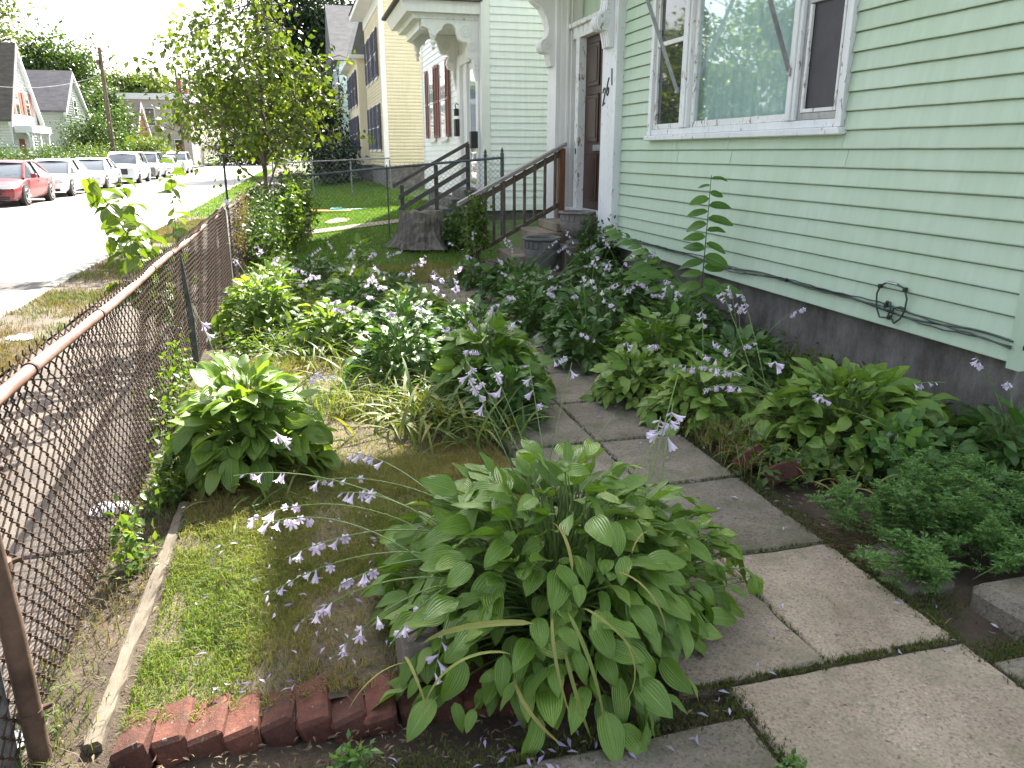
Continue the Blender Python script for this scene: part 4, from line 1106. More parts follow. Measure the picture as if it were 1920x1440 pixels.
# ------------------------------------------------------------------ edging, bricks, blocks
te = thing('edging_timber', (-.66, 2.8, 0), 'bleached landscape timber laid along the fence side of the lawn', 'timber')
mb = MB(); n = 22; r2 = random.Random(6); rows = []
for i in range(n+1):
    t = i/n; y = 2.06+t*1.62; x = -.695+.045*t
    j = lambda a=.004: r2.uniform(-a, a)
    rows.append([(x-.024+j(), y, -.06), (x-.025+j(), y, .022+j()), (x-.018+j(), y, .032+j()), (x+.016+j(), y, .034+j()), (x+.024+j(), y, .022+j()), (x+.024, y, -.06)])
vs = [p for r_ in rows for p in r_]; fs = []
for i in range(n):
    for j_ in range(6): fs.append((i*6+j_, i*6+(j_+1) % 6, (i+1)*6+(j_+1) % 6, (i+1)*6+j_))
fs += [tuple(range(6)), tuple(n*6+k for k in range(6))]; mb.add(vs, fs); mb.build('timber', M['old_wood'], te)

def m_brick():
    t = NT('edging_brick'); g = t.geo()
    c = t.ramp(t.noise(g, 9, 6, .7), [(.3, (.075, .036, .027)), (.55, (.14, .06, .044)), (.75, (.20, .095, .068))])
    oi = t.N('ShaderNodeObjectInfo'); c = t.mixc(1.0, c, t.ramp(oi.outputs['Random'], [(0, (.7, .72, .74)), (.5, (.9, .88, .88)), (1, (1.1, 1.02, 1.0))]), 'MULTIPLY')
    d = t.noise(g, 21, 6, .75); c = t.mixc(t.math('MULTIPLY', t.ramp(d, [(.52, (0, 0, 0)), (.68, (1, 1, 1))]), .75), c, (.055, .045, .035))
    l = t.noise(g, 34, 4, .6, .5); c = t.mixc(t.math('MULTIPLY', t.ramp(l, [(.66, (0, 0, 0)), (.72, (1, 1, 1))]), .7), c, (.34, .33, .28))
    f = t.noise(g, 90, 5, .75)
    c = t.mixc(.5, c, t.ramp(f, [(.3, (.5, .5, .5)), (.65, (1.1, 1.1, 1.1))]), 'MULTIPLY')
    return t.done(t.bsdf(c, .92, t.bump(t.math('ADD', f, d), .8, .006), 0, .2))
M['brick'] = m_brick()
M['brick_lit'] = M['brick']
rb = random.Random(9)
bm_ = []
for v in range(4):
    m = MB(); m.bbox(-.10, .10, -.050, .050, -.045, .045, .012, rb, .007); bm_.append(m.mesh('brick', M['brick']))
words = ['first', 'second', 'third', 'fourth', 'fifth', 'sixth', 'seventh', 'eighth', 'ninth', 'tenth', 'eleventh', 'twelfth', 'thirteenth', 'fourteenth']
for i in range(14):
    x = -.575+i*.100; y = 2.075-.004*i+rb.uniform(-.012, .012)
    lab = words[i]+' brick of the leaning edging counted from the fence' + ('' if i < 8 else ', under the big hosta')
    Mx = Matrix.Translation((x, y, .0+rb.uniform(-.005, .005))) @ Matrix.Rotation(PI/2+rb.uniform(-.12, .12), 4, 'Z') @ Matrix.Rotation(rb.uniform(-.06, .12), 4, 'Y') @ Matrix.Rotation(R(-15+rb.uniform(-6, 6)), 4, 'X')
    o = inst('edging_brick', bm_[i % 4], None, Mx); _tag(o, lab, 'brick', 'brick lawn edging')
for (x, y, rz, tl, lab) in ((2.33, 3.22, .3, .9, 'leaning terracotta brick on the right of the path, below the yellow grass'), (2.26, 3.42, .5, .7, 'dull red brick on the right of the path, behind its leaning twin'), (2.24, 4.45, .2, .3, 'small brown brick farther along the right edge of the path')):
    o = inst('edging_brick', bm_[1], None, Matrix.Translation((x, y, .05)) @ Matrix.Rotation(rz, 4, 'Z') @ Matrix.Rotation(tl, 4, 'X')); _tag(o, lab, 'brick', 'bricks beside the path')
o = MB().bbox(.20, .33, 2.06, 2.24, -.05, .185, .006, random.Random(3), .006).build('timber_block', M['post_wood']); _tag(o, 'grey weathered timber block standing beside the big hosta', 'block')
o = MB().bbox(2.36, 3.2, 1.66, 2.06, -.08, .085, .035, random.Random(5), .01).build('concrete_block', M['walk_dark']); _tag(o, 'low mossy concrete block at the right edge of the path', 'block')
o = MB().bbox(2.16, 2.40, 2.12, 2.50, -.08, .03, .025, random.Random(7), .01).build('concrete_lump', M['walk_dark']); _tag(o, 'broken concrete lump between the path and the feathery weeds', 'block')

# tree stump and tall dead trunk
def bark_trunk(root, c, prof, flare, seed, mat, top_mat, n=36):
    rs = random.Random(seed); ph = [rs.uniform(0, 6.28) for _ in range(6)]
    vs = []
    for j, (r_, z) in enumerate(prof):
        for k in range(n):
            a = 2*PI*k/n
            q = r_*(1+.07*math.sin(3*a+ph[0])+.05*math.sin(7*a+ph[1]+z*2)+.04*math.sin(13*a+ph[2]+z*3)+.03*math.sin(23*a+ph[4]-z*4)+rs.uniform(-.045, .045)) + flare*max(0, .28-z)*max(0, math.sin(2.5*a+ph[3]))**2
            vs.append((c[0]+q*math.cos(a), c[1]+q*math.sin(a), c[2]+z+(rs.uniform(-.03, .03) if j == len(prof)-1 else 0)))
    m = len(prof); fs = [(j*n+k, j*n+(k+1) % n, (j+1)*n+(k+1) % n, (j+1)*n+k) for j in range(m-1) for k in range(n)]
    mb = MB(); mb.add(vs, fs); mb.build('trunk', mat, root)
    b = (m-1)*n; mb = MB(); mb.add(vs[b:b+n]+[(c[0], c[1], c[2]+prof[-1][1]-.03)], [(k, (k+1) % n, n) for k in range(n)]); mb.build('cut_top', top_mat, root)
st = thing('tree_stump', (1.90, 13.0, .2), 'thick grey tree stump with flaring roots before the dividing fence', 'stump')
bark_trunk(st, (1.90, 13.0, .12), [(.42, 0), (.39, .06), (.37, .12), (.36, .2), (.35, .28), (.345, .36), (.35, .43), (.34, .50), (.335, .58)], .7, 4, M['post_wood'], M['old_wood'])
sn = thing('dead_trunk', (-.12, 15.3, 0), 'tall grey dead trunk at the corner where the two fences meet', 'stump')
bark_trunk(sn, (-.10, 15.45, 0), [(.27, 0), (.25, .2), (.235, .5), (.23, .9), (.22, 1.28)], .3, 6, M['post_wood'], M['old_wood'])
mb = MB(); mb.tube([(-.885, 10.35, -.1), (-.87, 10.35, 1.60)], .014, 8); o = mb.build('metal_stake', M['black']); _tag(o, 'thin dark metal stake standing behind the wooden fence post', 'stake')
# scrap of white cloth tied on the stake
mb = MB(); mb.tube([(-.905, 10.32, 1.10), (-.88, 10.31, 1.05), (-.875, 10.31, .98), (-.885, 10.30, .90)], [.02, .028, .022, .01], 8)
o = mb.build('rag', M['white_old'], None, True); _tag(o, 'white rag tied to the thin metal stake', 'rag')

# ------------------------------------------------------------------ litter and toys
M['plastic_w'] = m_plain('white_plastic', (.75, .75, .75), .4); M['plastic_o'] = m_plain('orange_plastic', (.75, .25, .05), .4); M['plastic_g'] = m_plain('teal_plastic', (.05, .35, .3), .4); M['plastic_y'] = m_plain('yellow_plastic', (.7, .6, .1), .4)
def crumple(name, c, s, mat, seed, label):
    r_ = random.Random(seed); mb = MB(); n = 12; vs = []
    for j in range(5):
        for k in range(n):
            a = 2*PI*k/n; q = math.sin(PI*(j+.4)/5)*(1+r_.uniform(-.35, .35)); vs.append((c[0]+s*q*math.cos(a), c[1]+s*.7*q*math.sin(a), c[2]+s*.45*j/4*(1+r_.uniform(-.3, .3))))
    fs = [(j*n+k, j*n+(k+1) % n, (j+1)*n+(k+1) % n, (j+1)*n+k) for j in range(4) for k in range(n)]+[tuple(range(4*n, 5*n)), tuple(range(n))]
    mb.add(vs, fs); o = mb.build(name, mat); _tag(o, label, 'litter'); return o
crumple('plastic_bag', (-2.55, 7.72, .01), .11, M['plastic_w'], 2, 'crumpled white plastic litter lying on the verge beyond the fence')
crumple('paper_scrap', (-.98, 3.72, .0), .09, M['plastic_w'], 3, 'torn white paper lying at the foot of the fence')
crumple('paper_scrap', (-.93, 2.15, .0), .05, M['plastic_w'], 4, 'small white paper scrap under the fence near the rusty post')
def crooked_pipe(name, pts, r_, mat, label, cat):
    o = MB().tube(pts, r_, 8).build(name, mat, None, True); return _tag(o, label, cat)
crooked_pipe('toy_hoop', [(.3+.55*math.cos(a*.35)*1.0, 20.6+.45*math.sin(a*.35), .18) for a in range(12)], .035, M['plastic_o'], 'orange toy track lying on the neighbouring lawn', 'toy')
crooked_pipe('toy_hoop', [(1.25+.5*math.cos(a*.35+2), 21.0+.4*math.sin(a*.35+2), .22) for a in range(12)], .035, M['plastic_g'], 'teal toy hoop lying on the neighbouring lawn', 'toy')
crooked_pipe('toy_hoop', [(.8+.7*math.cos(a*.3+4), 20.8+.3*math.sin(a*.3+4), .2) for a in range(12)], .03, M['plastic_y'], 'yellow toy hoop lying on the neighbouring lawn', 'toy')

# ------------------------------------------------------------------ cars
M['tyre'] = m_plain('tyre_rubber', (.018, .018, .018), .8); M['rim'] = m_two('alloy_rim', (.35, .35, .36), (.5, .5, .5), 20, .3, .05, 50, .001, .9)
M['car_glass'] = m_glass('car_glass', (.09, .11, .125), .03); M['lens'] = m_plain('lamp_lens', (.6, .62, .65), .15, 0, .8, .5); M['trim'] = m_plain('black_trim', (.015, .015, .016), .4); M['plate'] = m_plain('number_plate', (.65, .66, .66), .4)
def m_car(name, col):
    t = NT(name); n = t.noise(t.coord('Object'), 300, 1)
    return t.done(t.bsdf(t.mixc(.04, col, n), .38, None, .0, .35, .25))
def car(name, x1, yf, kind, paint, label):
    """faces -Y, right flank (towards road centre) at x1"""
    W_ = 1.84 if kind == 'sedan' else 1.92; cx = x1-W_/2; h = W_/2
    root = thing(name, (cx, yf, -.1), label, 'car', 'cars parked across the street')
    gz0 = -.1
    if kind == 'sedan':
        Ls = 4.75; top = [(0, .50, .62), (.10, .68, .88), (.45, .76, .97), (1.35, .90, 1), (3.9, .98, 1), (4.45, .98, .95), (4.70, .86, .86), (4.75, .6, .75)]
        gh = [(1.25, .90, .86), (1.95, 1.36, .70), (2.25, 1.44, .68), (3.05, 1.44, .66), (3.45, 1.36, .67), (4.15, 1.0, .80)]
    else:
        Ls = 4.7; top = [(0, .60, .72), (.08, .86, .90), (.35, 1.0, .98), (1.25, 1.08, 1), (4.1, 1.12, 1), (4.55, 1.08, .97), (4.7, .9, .90)]
        gh = [(1.15, 1.06, .88), (1.75, 1.60, .76), (2.1, 1.72, .74), (3.9, 1.72, .73), (4.2, 1.66, .74), (4.6, 1.1, .86)]
    V = []; n = 0
    for (y, zt, w) in top:
        w *= h; zb = .22; ring = [(w*.86, zb), (w*.97, zb+.10), (w, zb+.30), (w*.985, max(zt-.16, zb+.34)), (w*.93, zt-.05), (w*.80, zt), (0, zt+.025)]
        sec = ring + [(-a, b) for a, b in reversed(ring[:-1])]
        n = len(sec); V += [(cx+a, yf+y, gz0+b) for a, b in sec]
    F = []
    for i in range(len(top)-1):
        for k in range(n): F.append((i*n+k, i*n+(k+1) % n, (i+1)*n+(k+1) % n, (i+1)*n+k))
    F += [tuple(range(n)), tuple((len(top)-1)*n+k for k in range(n))]
    mb = MB(); mb.add(V, F); body = mb.build('body', paint, root, True)
    # greenhouse: glass shell, roof skin, pillars
    V = []; zb = .88 if kind == 'sedan' else 1.02
    for (y, zt, w) in gh: V += [(cx-h*.93*(1 if zt > zb+.1 else .9), yf+y, gz0+zb), (cx-w*h, yf+y, gz0+zt), (cx+w*h, yf+y, gz0+zt), (cx+h*.93*(1 if zt > zb+.1 else .9), yf+y, gz0+zb)]
    F = []
    for i in range(len(gh)-1):
        for k in range(3): F.append((i*4+k, i*4+k+1, (i+1)*4+k+1, (i+1)*4+k))
    F += [(0, 1, 2, 3), tuple((len(gh)-1)*4+k for k in range(4))]
    mb = MB(); mb.add(V, F); mb.build('windows', M['car_glass'], root, True)
    mb = MB(); V = []
    for (y, zt, w) in gh[1:-1]: V += [(cx-w*h-.02, yf+y, gz0+zt-.05), (cx-w*h*.96, yf+y, gz0+zt+.02), (cx, yf+y, gz0+zt+.05), (cx+w*h*.96, yf+y, gz0+zt+.02), (cx+w*h+.02, yf+y, gz0+zt-.05)]
    mb.add(V, [(i*5+k, i*5+k+1, (i+1)*5+k+1, (i+1)*5+k) for i in range(len(gh)-3) for k in range(4)]); mb.build('roof', paint, root, True)
    for s_ in (-1, 1):
        P = lambda i, tp: (cx+s_*(gh[i][2]*h+.012 if tp else h*.94), yf+gh[i][0], gz0+(gh[i][1] if tp else zb))
        MB().tube([(cx+s_*h*.86, yf+gh[0][0]-.02, gz0+zb), P(1, 1), P(2, 1), P(3, 1), P(4, 1), (cx+s_*h*.84, yf+gh[5][0], gz0+zb+.1)], .045, 6).build('pillar', paint, root, True)
        ym = (gh[2][0]+gh[3][0])/2; MB().tube([(cx+s_*(gh[2][2]*h+.012), yf+ym, gz0+gh[2][1]), (cx+s_*h*.95, yf+ym+.05, gz0+zb)], .04, 6).build('pillar', M['trim'], root, True)
        MB().bbox(cx+s_*(h+.10)-.09, cx+s_*(h+.10)+.09, yf+1.55, yf+1.70, gz0+zb+.02, gz0+zb+.16, .03).build('mirror', paint, root)
        MB().bbox(cx+s_*h*.62-.19, cx+s_*h*.62+.19, yf-.015, yf+.3, gz0+(.58 if kind == 'sedan' else .78), gz0+(.70 if kind == 'sedan' else .94), .03).build('headlight', M['lens'], root)
        for yd in (1.75, 2.85): MB().bbox(cx+s_*(h+.012)-.012, cx+s_*(h+.012)+.012, yf+yd+.6, yf+yd+.78, gz0+zb-.10, gz0+zb-.07, .005).build('door_handle', paint, root)
        for yw in (.92, 3.72 if kind == 'sedan' else 3.70):
            rw = .33 if kind == 'sedan' else .36
            arch = MB(); arch.tube([(cx+s_*(h-.20), yf+yw, gz0+rw+.01), (cx+s_*(h+.004), yf+yw, gz0+rw+.01)], rw*1.12, 24); arch.build('wheel_arch', M['trim'], root)
            wl_ = MB().tube([(cx+s_*(h-.22), yf+yw, gz0+rw), (cx+s_*(h-.19), yf+yw, gz0+rw), (cx+s_*(h+.0), yf+yw, gz0+rw), (cx+s_*(h+.018), yf+yw, gz0+rw)], [rw*.9, rw, rw, rw*.9], 28).build('wheel', M['tyre'], root, True)
            for k in range(5):
                a = 2*PI*k/5; c_ = Vector((cx+s_*(h+.024), yf+yw, gz0+rw)); e = c_+Vector((0, math.cos(a), math.sin(a)))*rw*.66
                MB().tube([c_, e], [.035, .05], 6).build('spoke', M['rim'], wl_)
            MB().tube([(cx+s_*(h+.015), yf+yw+rw*.68*math.cos(a*PI/12), gz0+rw+rw*.68*math.sin(a*PI/12)) for a in range(25)], .022, 6).build('rim', M['rim'], wl_, True)
    MB().bbox(cx-h*.5, cx+h*.5, yf-.03, yf+.05, gz0+(.40 if kind == 'sedan' else .52), gz0+(.60 if kind == 'sedan' else .84), .02).build('grille', M['trim'], root)
    MB().bbox(cx-h*.72, cx+h*.72, yf-.025, yf+.05, gz0+.24, gz0+.34, .02).build('air_intake', M['trim'], root)
    MB().bbox(cx-.16, cx+.16, yf-.045, yf-.032, gz0+.40, gz0+.55, .004).build('number_plate', M['plate'], root)
    return root
P_red = m_car('red_car_paint', (.17, .004, .009)); P_wht = m_car('white_car_paint', (.72, .73, .74)); P_slv = m_car('silver_car_paint', (.45, .46, .47)); P_gry = m_car('dark_grey_car_paint', (.10, .105, .11))
car('parked_car', -8.95, 29.3, 'sedan', P_red, 'dark red sedan parked nearest across the street')
car('parked_car', -9.0, 35.3, 'sedan', P_wht, 'white sedan parked right behind the red sedan')
car('parked_car', -9.0, 41.6, 'sedan', P_slv, 'silver sedan, third in the row behind the red sedan')
car('parked_car', -8.9, 49.5, 'suv', P_wht, 'white sport utility car facing the camera, fourth in the row')
car('parked_car', -8.95, 56.5, 'suv', P_gry, 'dark grey high car, half hidden behind the white sport utility car')
car('parked_car', -8.9, 63.5, 'sedan', P_wht, 'far white sedan near the end of the parked row, behind the leaves')
car('parked_car', -8.9, 71.0, 'suv', P_slv, 'farthest silver car of the parked row')

# ------------------------------------------------------------------ poles and wires
M['pole'] = m_two('utility_pole_wood', (.12, .085, .06), (.22, .165, .12), 4, .85, .4, 30, .006, coord='world', stretch=(3, 3, .3))
def pole(x, y, h, lean, label):
    p = thing('utility_pole', (x, y, -.1), label, 'pole', 'utility poles across the street')
    MB().tube([(x, y, -.1), (x+lean*.5, y, h*.5), (x+lean, y, h)], [.17, .14, .11], 12).build('pole', M['pole'], p, True)
    return p
u1 = pole(-12.2, 60.5, 8.3, .05, 'brown wooden utility pole standing behind the parked white car')
part('bracket', -12.4, -12.25, 60.2, 60.6, 7.2, 7.5, M['pole'], u1)
u2 = pole(-12.4, 98, 10.5, .1, 'distant utility pole before the tan building')
def wire(a, b, sag, label, r_=.02):
    a, b = Vector(a), Vector(b); m = (a+b)/2-Vector((0, 0, sag*2)); o = MB().tube(bez(a, m, b, 16), r_, 5).build('overhead_wire', M['galv']); _tag(o, label, 'wire', 'overhead wires')
wire((-12.3, 60.5, 6.6), (-16, 49.5, 5.1), .45, 'pale overhead wire from the utility pole to the white gabled house', .022)
wire((-12.28, 60.5, 7.6), (-12.3, 98, 9.6), .5, 'overhead wire between the two utility poles', .018)
wire((-11.9, 98, 6.5), (-9.5, 104, 5.8), .2, 'overhead wire running to the tan building', .02)
# ------------------------------------------------------------------ foliage builders
M['bark'] = m_two('bark', (.06, .045, .032), (.13, .10, .075), 8, .9, .7, 40, .01, coord='world', stretch=(2, 2, .5))
M['bark_grey'] = m_two('bark_grey', (.10, .08, .06), (.20, .165, .13), 8, .9, .6, 60, .005, coord='world', stretch=(2, 2, .5))
M['stem'] = m_two('green_stem', (.10, .17, .04), (.17, .25, .07), 20, .5, .1, 90, .001, coord='world')
M['stem_dark'] = m_two('dark_stem', (.05, .07, .025), (.09, .10, .04), 20, .6, .1, 90, .001, coord='world')
GRN = [(.055, .115, .022), (.085, .165, .034), (.12, .21, .048)]
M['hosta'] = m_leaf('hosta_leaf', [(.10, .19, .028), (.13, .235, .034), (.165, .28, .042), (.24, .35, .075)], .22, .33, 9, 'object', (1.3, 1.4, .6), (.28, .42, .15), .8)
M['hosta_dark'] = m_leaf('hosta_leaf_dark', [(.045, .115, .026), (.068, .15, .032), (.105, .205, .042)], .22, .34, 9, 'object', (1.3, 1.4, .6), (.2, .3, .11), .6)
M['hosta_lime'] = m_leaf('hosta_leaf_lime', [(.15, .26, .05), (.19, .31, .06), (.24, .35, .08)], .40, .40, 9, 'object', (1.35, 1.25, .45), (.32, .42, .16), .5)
M['strap'] = m_leaf('strap_leaf', [(.07, .14, .028), (.11, .18, .036), (.17, .22, .05), (.27, .25, .07)], .35, .45, 3, 'object', (1.3, 1.3, .5))
M['strap_dead'] = m_leaf('withered_leaf', [(.20, .27, .07), (.28, .31, .09), (.33, .33, .11), (.34, .27, .10)], .3, .6, 3, 'object', (1.2, 1.1, .5))
M['petal'] = m_leaf('lavender_petal', [(.60, .52, .72), (.70, .63, .79), (.80, .76, .86)], .35, .5, 0, 'object', (1.1, 1.0, 1.2))
M['tree_leaf'] = m_leaf('young_tree_leaf', [(.06, .10, .022), (.09, .145, .03), (.13, .19, .04), (.19, .25, .055)], .38, .4, 0, 'attr', (1.3, 1.25, .35))
M['dark_leaf'] = m_leaf('dark_tree_leaf', [(.010, .026, .010), (.016, .036, .014), (.026, .052, .018)], .12, .5, 0, 'attr')
M['mid_leaf'] = m_leaf('green_tree_leaf', [(.03, .065, .016), (.05, .10, .022), (.08, .14, .03)], .3, .5, 0, 'attr')
M['pale_leaf'] = m_leaf('pale_tree_leaf', [(.06, .10, .03), (.10, .15, .04), (.15, .20, .06)], .35, .5, 0, 'attr')
M['vine_leaf'] = m_leaf('vine_leaf', [(.045, .09, .02), (.07, .13, .028), (.11, .19, .04), (.17, .25, .055)], .4, .4, 0, 'attr', (1.5, 1.4, .4))
M['dry_vine'] = m_leaf('dry_vine', [(.10, .075, .04), (.16, .12, .07), (.10, .11, .04)], .3, .7, 0, 'attr')
M['fern_leaf'] = m_leaf('feathery_leaf', [(.06, .14, .04), (.085, .18, .05), (.12, .23, .06), (.17, .29, .08)], .35, .5, 0, 'attr', (1.3, 1.4, .6))
M['knot_leaf'] = m_leaf('knotweed_leaf', [(.07, .13, .025), (.11, .175, .032), (.16, .22, .042)], .38, .4, 4, 'object', (1.35, 1.3, .35), (.3, .38, .12))
M['sap_leaf'] = m_leaf('sapling_leaf', [(.07, .16, .03), (.10, .21, .04), (.14, .26, .05)], .4, .4, 4, 'object', (1.4, 1.4, .5), (.2, .3, .1))

def leaf_mesh(name, L_, W_, mat, seed, nu=9, nv=6, arch=.35, fold=.22, wave=.02, pw=(.62, 1.15), twist=0.0):
    """blade along +x, base at origin; rounded base, pointed tip"""
    r_ = random.Random(seed); V = []; U = []
    a_, b_ = pw; ph1, ph2 = r_.uniform(0, 6.28), r_.uniform(0, 6.28)
    mx = max((s**a_)*((1-s)**b_) for s in [i/50 for i in range(1, 50)])
    for i in range(nu+1):
        s = i/nu
        w = W_*.5*((s**a_)*((1-s)**b_)/mx) if 0 < s < 1 else 0.0004
        cx = L_*s; bend = arch*s
        x = L_*(math.sin(bend)/arch if arch > 1e-3 else s); zc = -L_*((1-math.cos(bend))/arch if arch > 1e-3 else 0)
        for j in range(nv+1):
            v = -1+2*j/nv
            y = w*v*math.cos(fold); z = abs(v)*w*math.sin(fold)
            z += wave*L_*math.sin(s*9+(ph1 if v > 0 else ph2))*abs(v)**2.2*math.sin(PI*s)
            tw = twist*s
            y, z = y*math.cos(tw)-z*math.sin(tw), y*math.sin(tw)+z*math.cos(tw)
            # offset along the bent midrib's normal
            V.append((x+z*math.sin(bend), y, zc+z*math.cos(bend))); U.append((s, j/nv))
    F = [(i*(nv+1)+j, (i+1)*(nv+1)+j, (i+1)*(nv+1)+j+1, i*(nv+1)+j+1) for i in range(nu) for j in range(nv)]
    return np_mesh(name, V, F, mat, True, None, U)
def leaf_set(name, mat, n, seed, L_=1.0, W_=.52, lo=0, hi=.9, nu=9, nv=6, wave=.03, fold=(.1, .4), tw=.35):
    r_ = random.Random(seed)
    return [leaf_mesh(name, L_, W_*r_.uniform(.85, 1.12), mat, seed+k, nu, nv, r_.uniform(lo, hi), r_.uniform(*fold), wave*r_.uniform(.4, 1.5), (r_.uniform(.50, .62), r_.uniform(.72, .95)), r_.uniform(-tw, tw)) for k in range(n)]
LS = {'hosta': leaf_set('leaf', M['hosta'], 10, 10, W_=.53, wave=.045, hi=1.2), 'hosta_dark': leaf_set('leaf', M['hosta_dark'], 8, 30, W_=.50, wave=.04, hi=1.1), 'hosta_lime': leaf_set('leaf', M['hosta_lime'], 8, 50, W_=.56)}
LS['sap'] = leaf_set('leaf', M['sap_leaf'], 4, 70, W_=.47, nu=7, nv=4); LS['knot'] = leaf_set('leaf', M['knot_leaf'], 5, 80, W_=.60, nu=7, nv=4)
def strap_set(mat, n, seed):
    r_ = random.Random(seed)
    return [leaf_mesh('strap_leaf', 1.0, .045, mat, seed+k, 12, 2, r_.uniform(.9, 2.6), .35, .0, (.25, .55), r_.uniform(-.5, .5)) for k in range(n)]
LS['strap'] = strap_set(M['strap'], 6, 100); LS['dead'] = strap_set(M['strap_dead'], 6, 120)

# flowers: trumpet with six pointed lobes, axis +x
def flower_mesh(open_=1.0):
    V = []; F = []
    rings = [(.0, .0022), (.012, .0035), (.024, .0065), (.034, .0105)]
    n = 12
    for x, r_ in rings:
        for k in range(n): a = 2*PI*k/n; V.append((x, r_*math.cos(a), r_*math.sin(a)))
    for i in range(3):
        for k in range(n): F.append((i*n+k, i*n+(k+1) % n, (i+1)*n+(k+1) % n, (i+1)*n+k))
    for p in range(6):
        a = 2*PI*(2*p+1)/n; b0 = 3*n+2*p; b1 = 3*n+(2*p+1) % n; b2 = 3*n+(2*p+2) % n; i = len(V)
        r1 = .0175*open_+.004; x1 = .046; r2 = .027*open_+.004; x2 = .052-.004*open_; w = .0062
        V += [(x1, r1*math.cos(a)-w*math.sin(a), r1*math.sin(a)+w*math.cos(a)), (x1-.001, r1*math.cos(a)*1.06, r1*math.sin(a)*1.06), (x1, r1*math.cos(a)+w*math.sin(a), r1*math.sin(a)-w*math.cos(a)), (x2, r2*math.cos(a), r2*math.sin(a))]
        F += [(b0, b1, i+1, i+2), (b1, b2, i, i+1), (i+2, i+1, i+3, i+3), (i+1, i, i+3, i+3)]
    me = bpy.data.meshes.new('flower'); me.from_pydata(V, [], [tuple(dict.fromkeys(f)) for f in F]); me.materials.append(M['petal']); me.polygons.foreach_set('use_smooth', [True]*len(me.polygons)); me.update(); return me
FL = [flower_mesh(1.0), flower_mesh(.75), flower_mesh(.5)]
def bud_mesh():
    m = MB(); m.lathe((0, 0, 0), [(.001, 0), (.0035, .01), (.006, .026), (.0065, .034), (.003, .044), (.0004, .048)], 7)
    me = m.mesh('flower_bud', M['petal'], (0, 0, 0), True); me.transform(Matrix.Rotation(PI/2, 4, 'Y')); return me
BUD = bud_mesh()
bract = leaf_mesh('bract', .022, .009, M['strap'], 3, 3, 2, .5, .3, 0)

def stalk(root, p0, tip, lift, rs, nf=7, r0=.0036, fs=1.0, mat=None, start=.74, name='flower_stalk', hang=1.0):
    p0, tip = Vector(p0), Vector(tip); mid = (p0+tip)/2+Vector((0, 0, lift)); pts = bez(p0, mid, tip, 14)
    st = MB().tube(pts, [r0*(1-.45*i/14) for i in range(15)], 6).build(name, mat or M['stem'], root, True)
    d = (tip-p0); d.z = 0; d = d.normalized() if d.length > .01 else Vector((1, 0, 0)); sd_ = Vector((-d.y, d.x, 0))
    for k in range(nf):
        t = min(start+(1-start)*(k+rs.uniform(-.3, .9))/nf, 1.0); i = t*14; a = int(i); q = pts[a].lerp(pts[min(a+1, 14)], i-a)
        u = k/nf
        if u > .72 and rs.random() < .8: me = BUD; s = fs*rs.uniform(.55, .9)
        else: me = rs.choice(FL); s = fs*rs.uniform(.7, 1.2)
        if u < .2 and rs.random() < .5: continue
        dirn = d*rs.uniform(-.1, .6)+sd_*rs.choice((-1, 1))*rs.uniform(.3, 1)+Vector((0, 0, -rs.uniform(.25, 1.0)*hang))
        inst('flower' if me is not BUD else 'flower_bud', me, st, frame(q, dirn, (0, 0, 1) if abs(dirn.normalized().z) < .9 else (1, 0, 0), rs.uniform(0, 6), s))
    return st

def join_leaves(name, items, mat, parent):
    """many leaf copies in one mesh"""
    Vs = []; Fs = []; Us = []; b = 0
    cache = {}
    for me, Mx in items:
        if me.name not in cache:
            nv_ = len(me.vertices); v = np.empty(nv_*3, np.float32); me.vertices.foreach_get('co', v)
            f = np.empty(len(me.loops), np.int32); me.loops.foreach_get('vertex_index', f)
            u = np.empty(len(me.loops)*2, np.float32); me.uv_layers[0].data.foreach_get('uv', u); uu = np.zeros((nv_, 2), np.float32); uu[f] = u.reshape(-1, 2)
            cache[me.name] = (v.reshape(-1, 3), f.reshape(-1, 4), uu)
        v, f, u = cache[me.name]; A = np.array(Mx)
        Vs.append(v @ A[:3, :3].T + A[:3, 3]); Fs.append(f+b); Us.append(u); b += len(v)
    o = link(name, np_mesh(name, np.concatenate(Vs)-np.array(WO[parent]), np.concatenate(Fs), mat, True, None, np.concatenate(Us)), parent); o['kind'] = 'stuff'; return o

